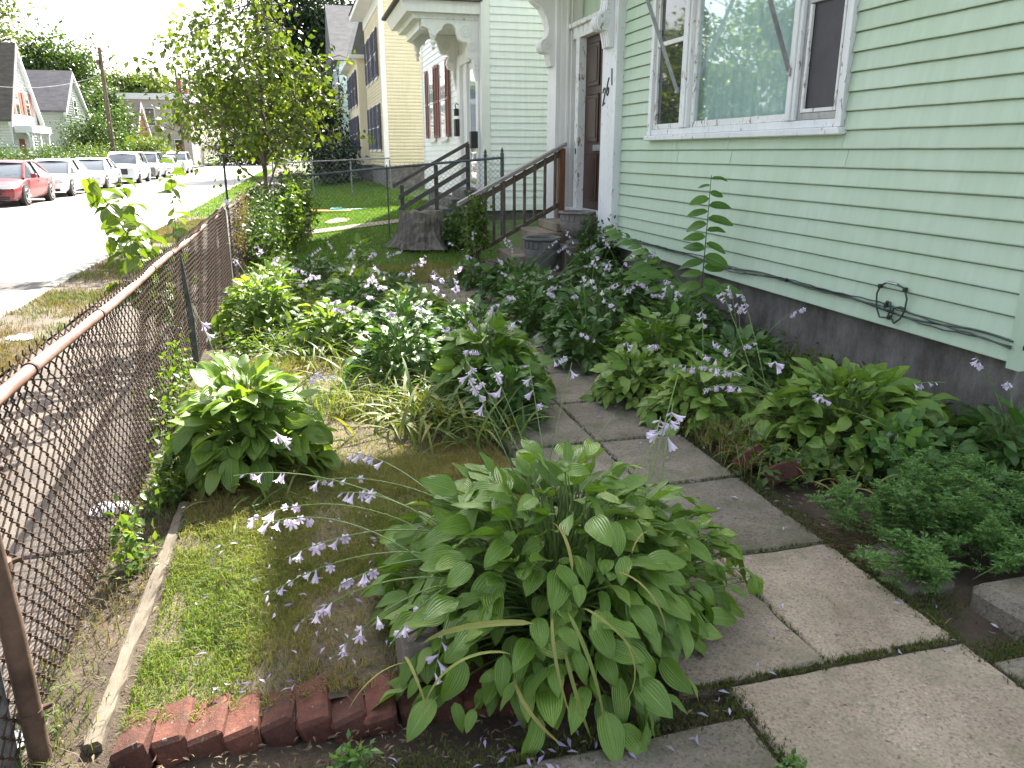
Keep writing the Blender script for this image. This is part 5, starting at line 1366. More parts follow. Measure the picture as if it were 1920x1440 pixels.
def hosta(c, Rr, H, n, L_, kind, seed, label, sx=1.0, sy=1.0, cz=0.0, cat='hosta', group='hostas in the front garden', tilt0=58, flat=.0, fill=.9):
    rs = random.Random(seed); root = thing('hosta_plant', (c[0], c[1], cz), label, cat, group)
    sm = MB(); ms = LS[kind]; nf = int(n*fill); extra = []
    for i in range(n+nf):
        inner = i >= n; k = i if not inner else i-n; N_ = nf if inner else n
        t = math.sqrt((k+.35)/N_)*rs.uniform(.86, 1.10); t = min(t, 1.06)
        az = k*2.39996+rs.uniform(-.5, .5)+(1.1 if inner else 0)
        layer = rs.uniform(.80, 1.06) if not inner else (rs.uniform(.30, .82) if rs.random() < .5 else rs.uniform(.78, 1.06))
        lump = 1+.13*math.sin(az*3+seed)+.08*math.sin(az*5+seed*2)
        rb = Rr*t*.80*(.8+.2*layer)*lump
        z = cz+H*layer*(1-.78*t**2.1)*(.86+.2*rs.random()); z = max(z, cz+.03)
        el = R(tilt0*max(0, 1-t)**1.1 - 4*t - 24*t*t - flat + rs.gauss(0, 17))
        if inner: el -= R(10)
        p = Vector((c[0]+rb*math.cos(az)*sx, c[1]+rb*math.sin(az)*sy, z))
        az2 = az+rs.gauss(0, .5)
        d = Vector((math.cos(az2)*math.cos(el), math.sin(az2)*math.cos(el), math.sin(el)))
        s = L_*(rs.uniform(.80, 1.25) if rs.random() < .7 else rs.uniform(.5, .8))*(.82 if t < .25 else 1)
        if p.z+d.z*s*.9 < cz+.012: d.z = (cz+.015-p.z)/(s*.9); d.normalize()
        Mx = frame(p, d, (0, 0, 1), rs.gauss(0, .5), (s, s*rs.uniform(.9, 1.12), s)); me = rs.choice(ms)
        if inner: extra.append((me, Mx))
        else: inst('leaf', me, root, Mx)
        if not inner or rs.random() < .3:
            b0 = Vector((c[0]+rs.uniform(-.06, .06)*Rr/.5, c[1]+rs.uniform(-.06, .06)*Rr/.5, cz-.01)); m_ = b0.lerp(p, .5)+Vector((0, 0, .10*H))-d*.02
            sm.tube(bez(b0, m_, p+d*.004, 5), [.0042, .004, .0036, .0032, .003, .0026], 5, False)
    if extra: join_leaves('inner_leaves', extra, ms[0].materials[0], root)
    o = sm.build('leaf_stalks', M['stem'], root, True); o['kind'] = 'stuff'
    return root

def strap_clump(name, c, n, L_, kind, seed, label, cat='grass clump', spread=.12, group=None, el0=75, root=None):
    rs = random.Random(seed)
    if root is None: root = thing(name, c, label, cat, group)
    for i in range(n):
        az = rs.uniform(0, 6.28); el = R(el0-rs.uniform(0, 45)); s = L_*rs.uniform(.6, 1.15)
        p = Vector((c[0]+rs.gauss(0, spread), c[1]+rs.gauss(0, spread), c[2]))
        inst('strap_leaf', rs.choice(LS[kind]), root, frame(p, (math.cos(az)*math.cos(el), math.sin(az)*math.cos(el), math.sin(el)), (0, 0, 1), rs.uniform(-.3, .3), (s, s*rs.uniform(.8, 1.3)*(.3/max(L_, .2))**.3, s)))
    return root

def leaf_cloud(name, C, D, size, mat, parent, seed, wid=.55, kind='stuff'):
    """joined small leaves: centres C, main directions D"""
    rs = np.random.RandomState(seed); C = np.asarray(C, float); n = len(C)
    D = np.asarray(D, float)+rs.normal(size=(n, 3))*.35; D /= np.linalg.norm(D, axis=1)[:, None]+1e-9
    U = rs.normal(size=(n, 3))*.75+np.array([0, 0, 1.0]); S = np.cross(U, D); S /= np.linalg.norm(S, axis=1)[:, None]+1e-9; N_ = np.cross(D, S)
    s = (size*rs.uniform(.65, 1.25, n))[:, None]
    base = C; tip = C+D*s-N_*s*.12; L1 = C+D*s*.45+S*s*wid*.5+N_*s*.08; R1 = C+D*s*.45-S*s*wid*.5+N_*s*.08; mid = C+D*s*.5
    V = np.stack([base, L1, mid, R1, tip], 1).reshape(-1, 3)-np.array(WO[parent]) if parent is not None else np.stack([base, L1, mid, R1, tip], 1).reshape(-1, 3)
    i = np.arange(n)[:, None]*5
    F = np.concatenate([i+[0, 3, 2], i+[0, 2, 1], i+[1, 2, 4], i+[2, 3, 4]], 1).reshape(-1, 3)
    a = np.repeat(rs.rand(n), 5)
    o = link(name, np_mesh(name, V, F, mat, False, a), parent)
    if kind: o['kind'] = kind
    return o

def tree(name, label, base, trunk_h, cc, cr, nlimb, nleaf, lsize, lmat, bmat, seed, tr=.1, spread=.12, cat='tree', group=None, droop=.3, wid=.55, twigs=5, trunk_top=None, inner=.35):
    rs = np.random.RandomState(seed); r_ = random.Random(seed)
    root = thing(name, base, label, cat, group); base = Vector(base); cc = Vector(cc)
    top = Vector(trunk_top) if trunk_top else Vector((cc.x+r_.uniform(-.1, .1)*cr[0], cc.y, cc.z+cr[2]*.75))
    k1 = base.lerp(top, .35)+Vector((r_.uniform(-.03, .03)*trunk_h, r_.uniform(-.03, .03)*trunk_h, 0))
    tp = bez(base, k1, top, 14); tb = MB().tube(tp, [tr*(1.25 if i == 0 else 1)*(1-.85*i/14) for i in range(15)], 9).build('trunk', bmat, root, True)
    lm = MB(); pts = []; dirs = []
    h0 = trunk_h/max((top-base).length, .01)
    for k in range(nlimb):
        t = h0+(1-h0)*(k/nlimb)**.9*.92; i = t*14; a = min(int(i), 13); q = tp[a].lerp(tp[a+1], i-a)
        az = k*2.4+r_.uniform(-.5, .5); v = Vector((math.cos(az), math.sin(az), r_.uniform(-.35, .75))); rad = r_.uniform(.62, 1.05)
        e = Vector((cc.x+v.x*cr[0]*rad, cc.y+v.y*cr[1]*rad, max(cc.z+v.z*cr[2]*rad*(1 if t < .7 else 1.1), base.z+trunk_h*.8)))
        lp = bez(q, q.lerp(e, .5)+Vector((0, 0, .18*(e-q).length)), e, 8)
        lm.tube(lp, [max(tr*.42*(1-t*.5)*(1-.85*j/8), lsize*.05) for j in range(9)], 6)
        for j in range(2, 9):
            for w in range(twigs):
                o_ = Vector((r_.gauss(0, 1)*cr[0], r_.gauss(0, 1)*cr[1], r_.gauss(0, .8)*cr[2]))*spread*2.0; e2 = lp[j]+o_
                if w < 2: lm.tube([lp[j], lp[j]+o_*.5+Vector((0, 0, .04*cr[2])), e2], [lsize*.07, lsize*.05, lsize*.03], 4, False)
                for f in (.35, .7, 1.0): pts.append(lp[j]+o_*f); dirs.append(o_)
    lm.build('limbs', bmat, root, True)['kind'] = 'stuff'
    P = np.array([tuple(p) for p in pts]); D = np.array([tuple(d.normalized()) for d in dirs])
    idx = rs.randint(0, len(P), nleaf); sc = np.array(cr)*spread*.55
    C = P[idx]+rs.normal(size=(nleaf, 3))*sc; Dd = D[idx]*.6+rs.normal(size=(nleaf, 3))*.5; Dd[:, 2] -= droop
    leaf_cloud('crown', C, Dd, lsize, lmat, root, seed+1, wid)
    return root

def bush(name, label, c, r3, n, lsize, mat, seed, cat='shrub', group=None, clumps=14, stems=8, wid=.55, droop=.1, base_z=None):
    """low shrub: stems and leaf clumps through an uneven volume"""
    rs = np.random.RandomState(seed); r_ = random.Random(seed); bz = c[2]-r3[2] if base_z is None else base_z
    root = thing(name, (c[0], c[1], bz), label, cat, group); sm = MB(); cl = []
    for k in range(clumps):
        v = rs.normal(size=3); v /= np.linalg.norm(v); rad = rs.uniform(.35, .9)
        q = np.array(c)+v*np.array(r3)*rad; q[2] = max(q[2], bz+.08*r3[2]); cl.append(q)
        if k < stems: sm.tube(bez((c[0]+rs.normal()*.12*r3[0], c[1]+rs.normal()*.12*r3[1], bz), (c[0], c[1], (bz+q[2])/2), q, 6), [lsize*.14, lsize*.12, lsize*.1, lsize*.09, lsize*.08, lsize*.06, lsize*.04], 5, False)
    if sm.v: sm.build('stems', M['bark'], root, True)['kind'] = 'stuff'
    cl = np.array(cl); idx = rs.randint(0, clumps, n)
    off = rs.normal(size=(n, 3))*np.array(r3)*.26
    C = cl[idx]+off; C[:, 2] = np.maximum(C[:, 2], bz+.01); D = off/np.array(r3)+rs.normal(size=(n, 3))*.4; D[:, 2] -= droop
    leaf_cloud('foliage', C, D, lsize, mat, root, seed+1, wid)
    return root

# ------------------------------------------------------------------ trees and shrubs of the setting
tree('young_tree', 'young slender tree with heart-shaped leaves rising behind the fence corner', (-.66, 15.9, 0), 1.1, (-.85, 15.7, 2.3), (1.7, 1.3, 1.6), 34, 4600, .125, M['tree_leaf'], M['bark_grey'], 5, .055, .085, droop=.55, wid=.72, twigs=3, trunk_top=(-.45, 15.7, 5.6))
tree('dark_tree', 'tall dark green tree between the street and the shingled house', (1.4, 60, 0), 2, (1.25, 60, 6.8), (3.4, 3.0, 7.4), 44, 24000, .38, M['dark_leaf'], M['bark'], 8, .3, .15, twigs=5)
tree('dark_tree', 'second dark tree lower down beside the pale blue house', (1.3, 44, .2), 1.2, (1.2, 44, 3.0), (1.5, 1.6, 2.6), 20, 5200, .22, M['dark_leaf'], M['bark'], 9, .12, .15)
tree('maple_tree', 'dense green maple rising behind the grey-roofed house', (-21.3, 86, 0), 3, (-21.3, 86, 8.2), (3.0, 3, 4.6), 34, 12000, .42, M['mid_leaf'], M['bark'], 12, .4, .16)
tree('maple_tree', 'round green tree to the right of the grey-roofed house', (-15.2, 74, 0), 1.5, (-15.2, 74, 3.9), (2.0, 2.4, 3.6), 28, 8500, .30, M['mid_leaf'], M['bark'], 13, .22, .16)
tree('ash_tree', 'airy pale tree standing behind the white gabled house', (-27, 74, 0), 5, (-25.5, 74, 11.0), (5.2, 3, 3.2), 26, 3600, .42, M['pale_leaf'], M['bark'], 14, .35, .10)
tree('ash_tree', 'far pale tree above the tan flat-roofed building', (-24, 128, 0), 5, (-23, 128, 9.8), (6, 4, 3.5), 22, 5000, .6, M['pale_leaf'], M['bark'], 15, .4, .13)
tree('ash_tree', 'far pale tree to the right of the building chimneys', (-11, 135, 0), 5, (-11, 135, 9), (8, 4, 3.5), 22, 5000, .6, M['pale_leaf'], M['bark'], 16, .4, .14)
tree('street_tree', 'leafy street tree across the road, mirrored in the wide window', (-15.6, 35.0, 0), 2.4, (-15.6, 35.2, 6.4), (2.5, 2.6, 4.0), 26, 6500, .30, M['mid_leaf'], M['bark'], 17, .25, .16)
tree('street_tree', 'green tree at the far end of the street, behind the young tree', (-5.5, 120, 0), 2.5, (-5.0, 120, 6.5), (7, 4, 5), 26, 9000, .5, M['mid_leaf'], M['bark'], 18, .3, .16)
bush('round_shrub', 'big round green shrub beside the grey-roofed house', (-13.6, 61.5, 2.0), (1.7, 1.7, 2.2), 6500, .20, M['mid_leaf'], 21, clumps=34, group='shrubs across the street')
bush('round_shrub', 'tall green shrub just left of the utility pole', (-13.3, 66, 2.2), (1.1, 1.4, 2.4), 5000, .22, M['mid_leaf'], 22, clumps=34, group='shrubs across the street')
bush('round_shrub', 'dark clipped shrub beside the porch of the white gabled house', (-13.4, 53.5, 1.25), (.95, .95, 1.0), 3200, .13, M['dark_leaf'], 23, clumps=26, group='shrubs across the street')
bush('round_shrub', 'pale shrub between the dark clipped shrub and the hedge', (-13.0, 56.5, 1.2), (1.2, 1.2, 1.1), 3200, .15, M['pale_leaf'], 24, clumps=24, group='shrubs across the street')
bush('round_shrub', 'brown-green shrub below the brown-roofed house', (-13.2, 80, 1.5), (2.0, 2.5, 1.6), 4500, .26, M['pale_leaf'], 25, clumps=26, group='shrubs across the street')
for i, (y, lab) in enumerate(((39.5, 'clipped hedge behind the red sedan'), (45.5, 'clipped hedge behind the white sedan'), (51.5, 'clipped hedge behind the silver sedan'), (58, 'loose hedge end by the utility pole'))):
    bush('hedge', lab, (-12.4, y, .85), (.75, 3.4, 1.0), 5600, .12, M['mid_leaf'] if i != 3 else M['vine_leaf'], 26+i, 'hedge', 'hedges across the street', clumps=60)
bush('round_shrub', 'dark shrubs at the foot of the pale blue house', (1.7, 38, 1.2), (1.1, 2.2, 1.1), 3600, .16, M['dark_leaf'], 33, clumps=26)
bush('round_shrub', 'hazy green shrubs closing the far end of the street', (-6, 118, 1.8), (7, 3, 2.2), 6500, .4, M['mid_leaf'], 34, clumps=50, group='shrubs across the street')
# vines over the fence corner
bush('fence_vine', 'tangled leafy vine covering the fence beyond the wooden post', (-.62, 12.9, .50), (.30, 2.0, .55), 5600, .07, M['mid_leaf'], 41, 'vine', 'vines on the fence', clumps=60, base_z=0)
bush('fence_vine', 'dry brown vine stems tangled in the fence beyond the wooden post', (-.80, 12.2, .62), (.10, 1.9, .45), 3600, .05, M['dry_vine'], 42, 'vine', 'vines on the fence', clumps=50, base_z=0, wid=.3)
bush('fence_vine', 'green vine climbing the grey dead trunk', (-.22, 14.8, .62), (.42, .35, .62), 3000, .075, M['vine_leaf'], 43, 'vine', 'vines on the fence', clumps=26, base_z=0)
bush('fence_vine', 'light climbing vine hanging in front of the fence corner', (-.12, 11.7, .62), (.16, .2, .55), 520, .085, M['vine_leaf'], 44, 'vine', 'vines on the fence', clumps=14, base_z=0)
bush('low_shrub', 'dark leafy weeds growing round the tree stump', (2.45, 12.9, .35), (.32, .5, .38), 2200, .07, M['mid_leaf'], 45, clumps=22, base_z=.1)
bush('low_shrub', 'small dark bush beside the stone urn at the foot of the number post', (3.62, 9.3, .42), (.22, .30, .45), 2400, .055, M['mid_leaf'], 46, clumps=26, base_z=0)
bush('stair_vine', 'bright vine climbing the lower end of the brown stair rail', (2.40, 10.9, .55), (.16, .25, .45), 620, .085, M['vine_leaf'], 47, 'vine', clumps=12, base_z=0)
# ------------------------------------------------------------------ hostas and garden plants
rs = random.Random(77)
big = hosta((.79, 2.31), .76, .60, 300, .128, 'hosta', 1, 'large spreading green hosta in the foreground, spilling over the brick edging', 1.06, .88, fill=2.0, tilt0=50)
lh = hosta((-.36, 4.08), .46, .56, 230, .155, 'hosta_lime', 2, 'bright lime-green hosta clump against the fence', .95, 1.0, fill=.8)
rh = hosta((2.98, 3.62), .68, .42, 270, .15, 'hosta', 3, 'broad green hosta by the foundation wall at the right', 1.12, .85, fill=.8)
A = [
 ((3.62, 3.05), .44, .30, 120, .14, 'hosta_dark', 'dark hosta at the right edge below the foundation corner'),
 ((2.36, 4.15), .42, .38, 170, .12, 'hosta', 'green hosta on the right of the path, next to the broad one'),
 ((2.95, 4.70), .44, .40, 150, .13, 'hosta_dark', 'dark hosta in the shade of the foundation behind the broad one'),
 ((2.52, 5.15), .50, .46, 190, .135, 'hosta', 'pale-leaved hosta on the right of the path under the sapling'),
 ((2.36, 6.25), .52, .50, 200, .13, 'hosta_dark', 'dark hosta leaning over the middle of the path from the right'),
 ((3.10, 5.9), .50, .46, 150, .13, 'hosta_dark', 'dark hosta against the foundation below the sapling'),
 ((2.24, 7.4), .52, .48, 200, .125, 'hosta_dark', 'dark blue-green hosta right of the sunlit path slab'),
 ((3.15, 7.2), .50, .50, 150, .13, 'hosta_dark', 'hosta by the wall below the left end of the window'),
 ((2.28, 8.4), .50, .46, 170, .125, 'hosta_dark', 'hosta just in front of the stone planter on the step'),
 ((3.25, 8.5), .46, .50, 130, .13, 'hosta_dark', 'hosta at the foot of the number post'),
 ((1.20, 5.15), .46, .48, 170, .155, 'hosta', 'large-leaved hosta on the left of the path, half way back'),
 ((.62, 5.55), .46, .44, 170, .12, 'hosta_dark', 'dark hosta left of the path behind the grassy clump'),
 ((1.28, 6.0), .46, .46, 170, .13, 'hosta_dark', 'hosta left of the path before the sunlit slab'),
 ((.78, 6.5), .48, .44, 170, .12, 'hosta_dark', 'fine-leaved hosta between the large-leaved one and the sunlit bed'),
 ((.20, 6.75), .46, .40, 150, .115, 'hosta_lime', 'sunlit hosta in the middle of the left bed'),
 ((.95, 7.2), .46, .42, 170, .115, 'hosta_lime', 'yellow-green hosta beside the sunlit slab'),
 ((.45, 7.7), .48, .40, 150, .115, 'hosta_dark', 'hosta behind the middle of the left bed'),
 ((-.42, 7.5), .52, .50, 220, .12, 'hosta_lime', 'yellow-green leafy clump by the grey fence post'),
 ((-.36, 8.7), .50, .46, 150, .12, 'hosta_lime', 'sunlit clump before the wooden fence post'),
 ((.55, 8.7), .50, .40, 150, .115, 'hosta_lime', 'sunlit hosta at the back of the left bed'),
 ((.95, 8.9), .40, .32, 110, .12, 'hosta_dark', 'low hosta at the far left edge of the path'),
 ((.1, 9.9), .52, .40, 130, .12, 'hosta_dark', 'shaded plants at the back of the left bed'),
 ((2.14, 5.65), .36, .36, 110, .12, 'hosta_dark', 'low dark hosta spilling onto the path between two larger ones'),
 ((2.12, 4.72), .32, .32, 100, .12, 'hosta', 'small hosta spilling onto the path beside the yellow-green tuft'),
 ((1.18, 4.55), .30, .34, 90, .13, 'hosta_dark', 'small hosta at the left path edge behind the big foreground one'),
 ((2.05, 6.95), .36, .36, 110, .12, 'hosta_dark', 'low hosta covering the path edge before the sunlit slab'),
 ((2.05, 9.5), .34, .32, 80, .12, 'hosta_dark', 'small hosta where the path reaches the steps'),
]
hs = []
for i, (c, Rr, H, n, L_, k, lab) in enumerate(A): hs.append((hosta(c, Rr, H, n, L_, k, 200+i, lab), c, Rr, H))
# young pale shoot in the shade before the stump
hosta((.80, 11.6), .16, .42, 16, .16, 'hosta_lime', 260, 'single pale young shoot standing before the tree stump', tilt0=60)

# flower stalks of the foreground hosta: mostly flopping out to the left over the lawn
r1 = random.Random(31); B0 = (.66, 2.3, .12)
for tip, lift, nf in (((-.22, 2.62, .38), .28, 8), ((-.14, 2.45, .33), .26, 9), ((-.30, 2.82, .30), .30, 8), ((.0, 2.32, .26), .24, 7), ((-.12, 2.28, .17), .26, 8), ((-.02, 2.14, .12), .3, 7), ((.06, 2.78, .40), .22, 7), ((-.06, 3.05, .34), .25, 7), ((.16, 2.05, .20), .25, 6), ((-.36, 3.20, .34), .3, 7), ((.12, 3.3, .36), .22, 7), ((-.22, 2.40, .22), .3, 8), ((.28, 1.95, .14), .28, 6)):
    stalk(big, (B0[0]+r1.uniform(-.2, .1), B0[1]+r1.uniform(-.15, .2), .2), tip, lift, r1, nf, fs=.76, r0=.003)
for tip, lift, nf in (((.56, 2.85, .86), .1, 7), ((.86, 2.95, .82), .08, 4), ((.98, 2.75, .86), .05, 2), ((.72, 3.05, .80), .1, 6), ((1.13, 2.66, .66), .05, 1), ((.66, 3.25, .76), .12, 5)):
    stalk(big, (B0[0]+r1.uniform(-.1, .2), B0[1]+r1.uniform(0, .25), .2), tip, lift, r1, nf, fs=.75, r0=.0026)
for tip, lift, nf in (((1.42, 2.72, .62), .15, 5), ((1.36, 2.62, .70), .12, 4), ((1.50, 2.86, .74), .1, 0), ((1.40, 2.80, .58), .15, 6)):
    stalk(big, (1.05+r1.uniform(-.1, .1), 2.4+r1.uniform(-.1, .1), .15), tip, lift, r1, nf)
# withered strap leaves drooping over its front
for (x, y, z, az, el, s) in ((.62, 1.92, .30, -1.9, -.2, .30), (.66, 1.90, .32, -1.4, -.35, .34), (.70, 1.88, .34, -1.2, .2, .26), (.74, 1.87, .30, -.7, -.1, .36), (.56, 1.90, .30, 3.0, .15, .40), (.82, 1.95, .40, -1.0, .3, .28), (.48, 1.86, .24, 2.9, .25, .36), (.50, 1.80, .13, -1.8, .1, .26), (.69, 1.95, .42, 1.4, .9, .26), (.22, 1.93, .14, -2.7, .45, .26), (.20, 1.95, .15, -1.5, .5, .22), (.64, 1.86, .22, -1.6, -.6, .28), (.9, 2.0, .42, .9, .8, .2)):
    inst('withered_leaf', r1.choice(LS['dead']), big, frame((x, y-.06+.10*(z < .2), z+.05), (math.cos(az)*math.cos(el), math.sin(az)*math.cos(el), math.sin(el)), (0, 0, 1), r1.uniform(-.9, .9), (s, s*r1.uniform(.7, 1.2), s)))
# left clump: few stalks
for tip, lift, nf in (((-.62, 4.5, .85), .1, 2), ((.06, 4.1, .55), .1, 4), ((-.15, 3.6, .30), .2, 5), ((.12, 4.4, .42), .2, 5)): stalk(lh, (-.36, 4.05, .15), tip, lift, r1, nf)
# right hosta stalks, leaning to the path
for tip, lift, nf in (((2.05, 3.70, .52), .15, 9), ((2.10, 3.52, .45), .15, 10), ((2.30, 3.35, .62), .12, 9), ((2.22, 3.85, .62), .1, 9), ((2.55, 3.25, .42), .15, 7), ((2.92, 3.0, .22), .25, 6), ((2.0, 3.9, .48), .15, 8), ((2.62, 4.5, .80), .08, 9), ((2.75, 4.45, .78), .08, 9), ((3.45, 3.4, .40), .15, 4), ((2.05, 3.62, .40), .2, 8), ((2.12, 3.86, .56), .1, 8)):
    stalk(rh, (2.75+r1.uniform(-.15, .1), 3.72+r1.uniform(-.1, .25), .12), tip, lift, r1, nf, fs=.75)
# the others: a scatter of stalks each
for i, (root, c, Rr, H) in enumerate(hs):
    if c[1] > 9.5: continue
    for k in range(4 if c[1] > 4.8 else 3):
        az = r1.uniform(0, 6.28); q = Rr*r1.uniform(.5, 1.35); z = H+r1.uniform(.02, .38)
        tx = c[0]+q*math.cos(az); 
        if tx > 3.7: tx = 3.6
        stalk(root, (c[0], c[1], .12), (tx, c[1]+q*math.sin(az)*.8-.1, z), r1.uniform(.08, .25), r1, r1.randint(5, 9), fs=.70, r0=.003)

# grassy clumps with yellowing leaves
strap_clump('grass_clump', (.70, 4.55, .02), 150, .50, 'strap', 1, 'grassy yellow-green clump left of the path, behind the big hosta', spread=.16)
strap_clump('grass_clump', (1.02, 4.2, .02), 80, .38, 'strap', 2, 'small yellowing grassy clump at the left edge of the path', spread=.10)
strap_clump('grass_clump', (2.40, 3.42, .02), 60, .30, 'strap', 3, 'yellow drooping grass clump beside the leaning brick', spread=.12, el0=70)
strap_clump('grass_clump', (2.28, 4.85, .02), 46, .32, 'strap', 4, 'narrow yellow-green tuft at the right edge of the path', spread=.08)
strap_clump('grass_clump', (2.55, 3.05, .02), 26, .24, 'dead', 5, 'straw-coloured tuft in front of the broad right hosta', spread=.07)
strap_clump('grass_clump', (-.30, 3.66, .02), 60, .24, 'strap', 6, 'thin grassy tuft at the foot of the lime-green hosta', spread=.13)
strap_clump('grass_clump', (3.35, 6.9, .02), 50, .55, 'strap', 7, 'tall grass against the foundation wall', spread=.18)
strap_clump('grass_clump', (3.1, 5.0, .02), 60, .42, 'strap', 8, 'dark grass by the foundation behind the white flowers', spread=.2)
strap_clump('grass_clump', (-.62, 5.6, .02), 46, .42, 'strap', 9, 'pale tall grass at the foot of the grey fence post', spread=.12)
strap_clump('grass_clump', (.45, 10.8, .02), 46, .4, 'strap', 10, 'arching dark grass at the back of the garden', spread=.25)

strap_clump('grass_clump', (.35, 5.1, .02), 90, .42, 'strap', 21, 'loose grassy clump between the lawn and the dark hostas', spread=.18)
strap_clump('grass_clump', (1.1, 4.75, .02), 80, .42, 'strap', 22, 'arching grass at the path edge below the large-leaved hosta', spread=.13)
strap_clump('grass_clump', (.0, 6.2, .02), 80, .38, 'strap', 23, 'sunlit grass tuft at the end of the lawn', spread=.18)
# feathery weed at the right (mugwort): stems with pinnate leaves, joined
def feathery(c, n, h, spread, seed, label):
    root = thing('feathery_weed', c, label, 'weed', 'feathery weeds at the right'); r_ = random.Random(seed); sm = MB(); C = []; D = []
    for k in range(n):
        p0 = Vector((c[0]+r_.gauss(0, spread), c[1]+r_.gauss(0, spread), c[2])); tip = p0+Vector((r_.gauss(0, .10), r_.gauss(0, .08), h*r_.uniform(.5, 1.05))); pts = bez(p0, p0.lerp(tip, .5)+Vector((r_.gauss(0, .03), 0, .03)), tip, 10)
        sm.tube(pts, [.0028*(1-.07*i) for i in range(11)], 4, False)
        for i in range(2, 11):
            for s_ in range(3 if i < 9 else 5):
                az = r_.uniform(0, 6.28); L2 = r_.uniform(.04, .085)*(1.1-.05*i); d = Vector((math.cos(az), math.sin(az), r_.uniform(-.1, .6))).normalized()
                sd_ = d.cross(Vector((0, 0, 1))).normalized()
                for j in range(1, 7):
                    q = pts[i]+d*L2*j/6
                    for w in (-1, 1): C.append(tuple(q)); D.append(tuple(d*.8+sd_*w*.9))
                C.append(tuple(q)); D.append(tuple(d))
    sm.build('stems', M['stem'], root, True)['kind'] = 'stuff'
    leaf_cloud('leaves', C, np.array(D)*2.2, .022, M['fern_leaf'], root, seed, .34)
feathery((2.74, 2.55, 0), 22, .32, .12, 1, 'feathery green weed spreading at the right edge behind the concrete block')
feathery((2.42, 2.62, 0), 14, .28, .08, 2, 'feathery weed beside the broken concrete lump')
feathery((2.28, 2.16, 0), 10, .20, .05, 3, 'small feathery weed in the crack beside the path')
feathery((2.62, 2.28, 0), 16, .24, .10, 5, 'feathery weed leaning over the low concrete block')
feathery((2.95, 2.18, .0), 16, .22, .12, 6, 'low feathery weed at the far side of the concrete block')
feathery((3.05, 2.42, .0), 18, .28, .12, 4, 'feathery weed cut by the right edge of the picture')
strap_clump('weed_tuft', (2.14, 1.93, .0), 9, .09, 'strap', 12, 'tiny bright grass tuft in the joint at the path edge', spread=.012, el0=60)
bush('crack_weed', 'little leafy weed in the gap before the bricks', (.02, 1.80, .035), (.055, .04, .04), 150, .028, M['fern_leaf'], 51, 'weed', clumps=8, base_z=0, stems=4)
bush('crack_weed', 'small weed in the slab joint at the bottom of the picture', (1.20, 1.42, .03), (.035, .09, .03), 160, .022, M['fern_leaf'], 52, 'weed', clumps=8, base_z=0, stems=4)
bush('crack_weed', 'bright weed growing through the fence foot by the timber', (-.76, 3.15, .10), (.08, .16, .12), 200, .045, M['vine_leaf'], 53, 'weed', clumps=9, base_z=0, stems=5)
bush('crack_weed', 'leafy weed at the fence foot near the far end of the timber', (-.74, 3.75, .12), (.08, .2, .14), 320, .05, M['vine_leaf'], 54, 'weed', clumps=10, base_z=0, stems=5)
bush('low_shrub', 'mixed weeds tangled in the fence by the lime-green hosta', (-.84, 4.9, .28), (.10, .75, .28), 500, .045, M['vine_leaf'], 55, clumps=30, base_z=0)
bush('low_shrub', 'lobed-leaf weed in front of the broad right hosta', (2.95, 3.12, .16), (.28, .16, .14), 420, .075, M['fern_leaf'], 57, clumps=14, base_z=0, wid=.8)

# sapling by the wall: upright stem with paired leaves + low arching branches
sp = thing('wall_sapling', (3.42, 6.2, 0), 'slim upright sapling with paired leaves against the green wall', 'sapling')
r2 = random.Random(8)
def branch(root, p0, p1, lift, n, L_, kind, r0, side=None, droop=.35, upv=(-.35, -.5, .6)):
    pts = bez(p0, (Vector(p0)+Vector(p1))/2+Vector((0, 0, lift)), p1, 14); st = MB().tube(pts, [r0*(1-.6*i/14) for i in range(15)], 6).build('stem', M['stem_dark'], root, True)
    for k in range(n):
        t = .12+.86*k/max(n-1, 1); i = t*14; a = min(int(i), 13); q = pts[a].lerp(pts[a+1], i-a); T = (pts[a+1]-pts[a]).normalized()
        sd_ = Vector((0, 1, 0)) if abs(T.z) > .7 else T.cross(Vector((0, 0, 1))).normalized()
        w = 1 if k % 2 else -1
        if abs(T.z) > .7: d = Vector((.85*w, -.5*w, -droop*.3+r2.uniform(-.15, .15)))
        else: d = T*.55+sd_*w*.8+Vector((0, 0, -droop*.6))
        d += Vector((r2.uniform(-.2, .2),)*3); s = L_*r2.uniform(.75, 1.15)*(1 if t < .9 else .6)
        inst('leaf', r2.choice(LS[kind]), root, frame(q, d, upv, r2.uniform(-.4, .4), s))
branch(sp, (3.42, 6.2, 0), (3.40, 6.12, 1.46), 0, 24, .24, 'sap', .007)
branch(sp, (3.42, 6.2, .35), (3.32, 8.2, .86), .10, 26, .20, 'sap', .005)
branch(sp, (3.42, 6.2, .30), (3.15, 7.2, .66), .12, 20, .20, 'sap', .005)
branch(sp, (3.42, 6.2, .42), (3.2, 5.3, .62), .10, 8, .14, 'sap', .004)
branch(sp, (3.42, 6.2, .2), (3.0, 6.9, .55), .10, 14, .2, 'sap', .005)
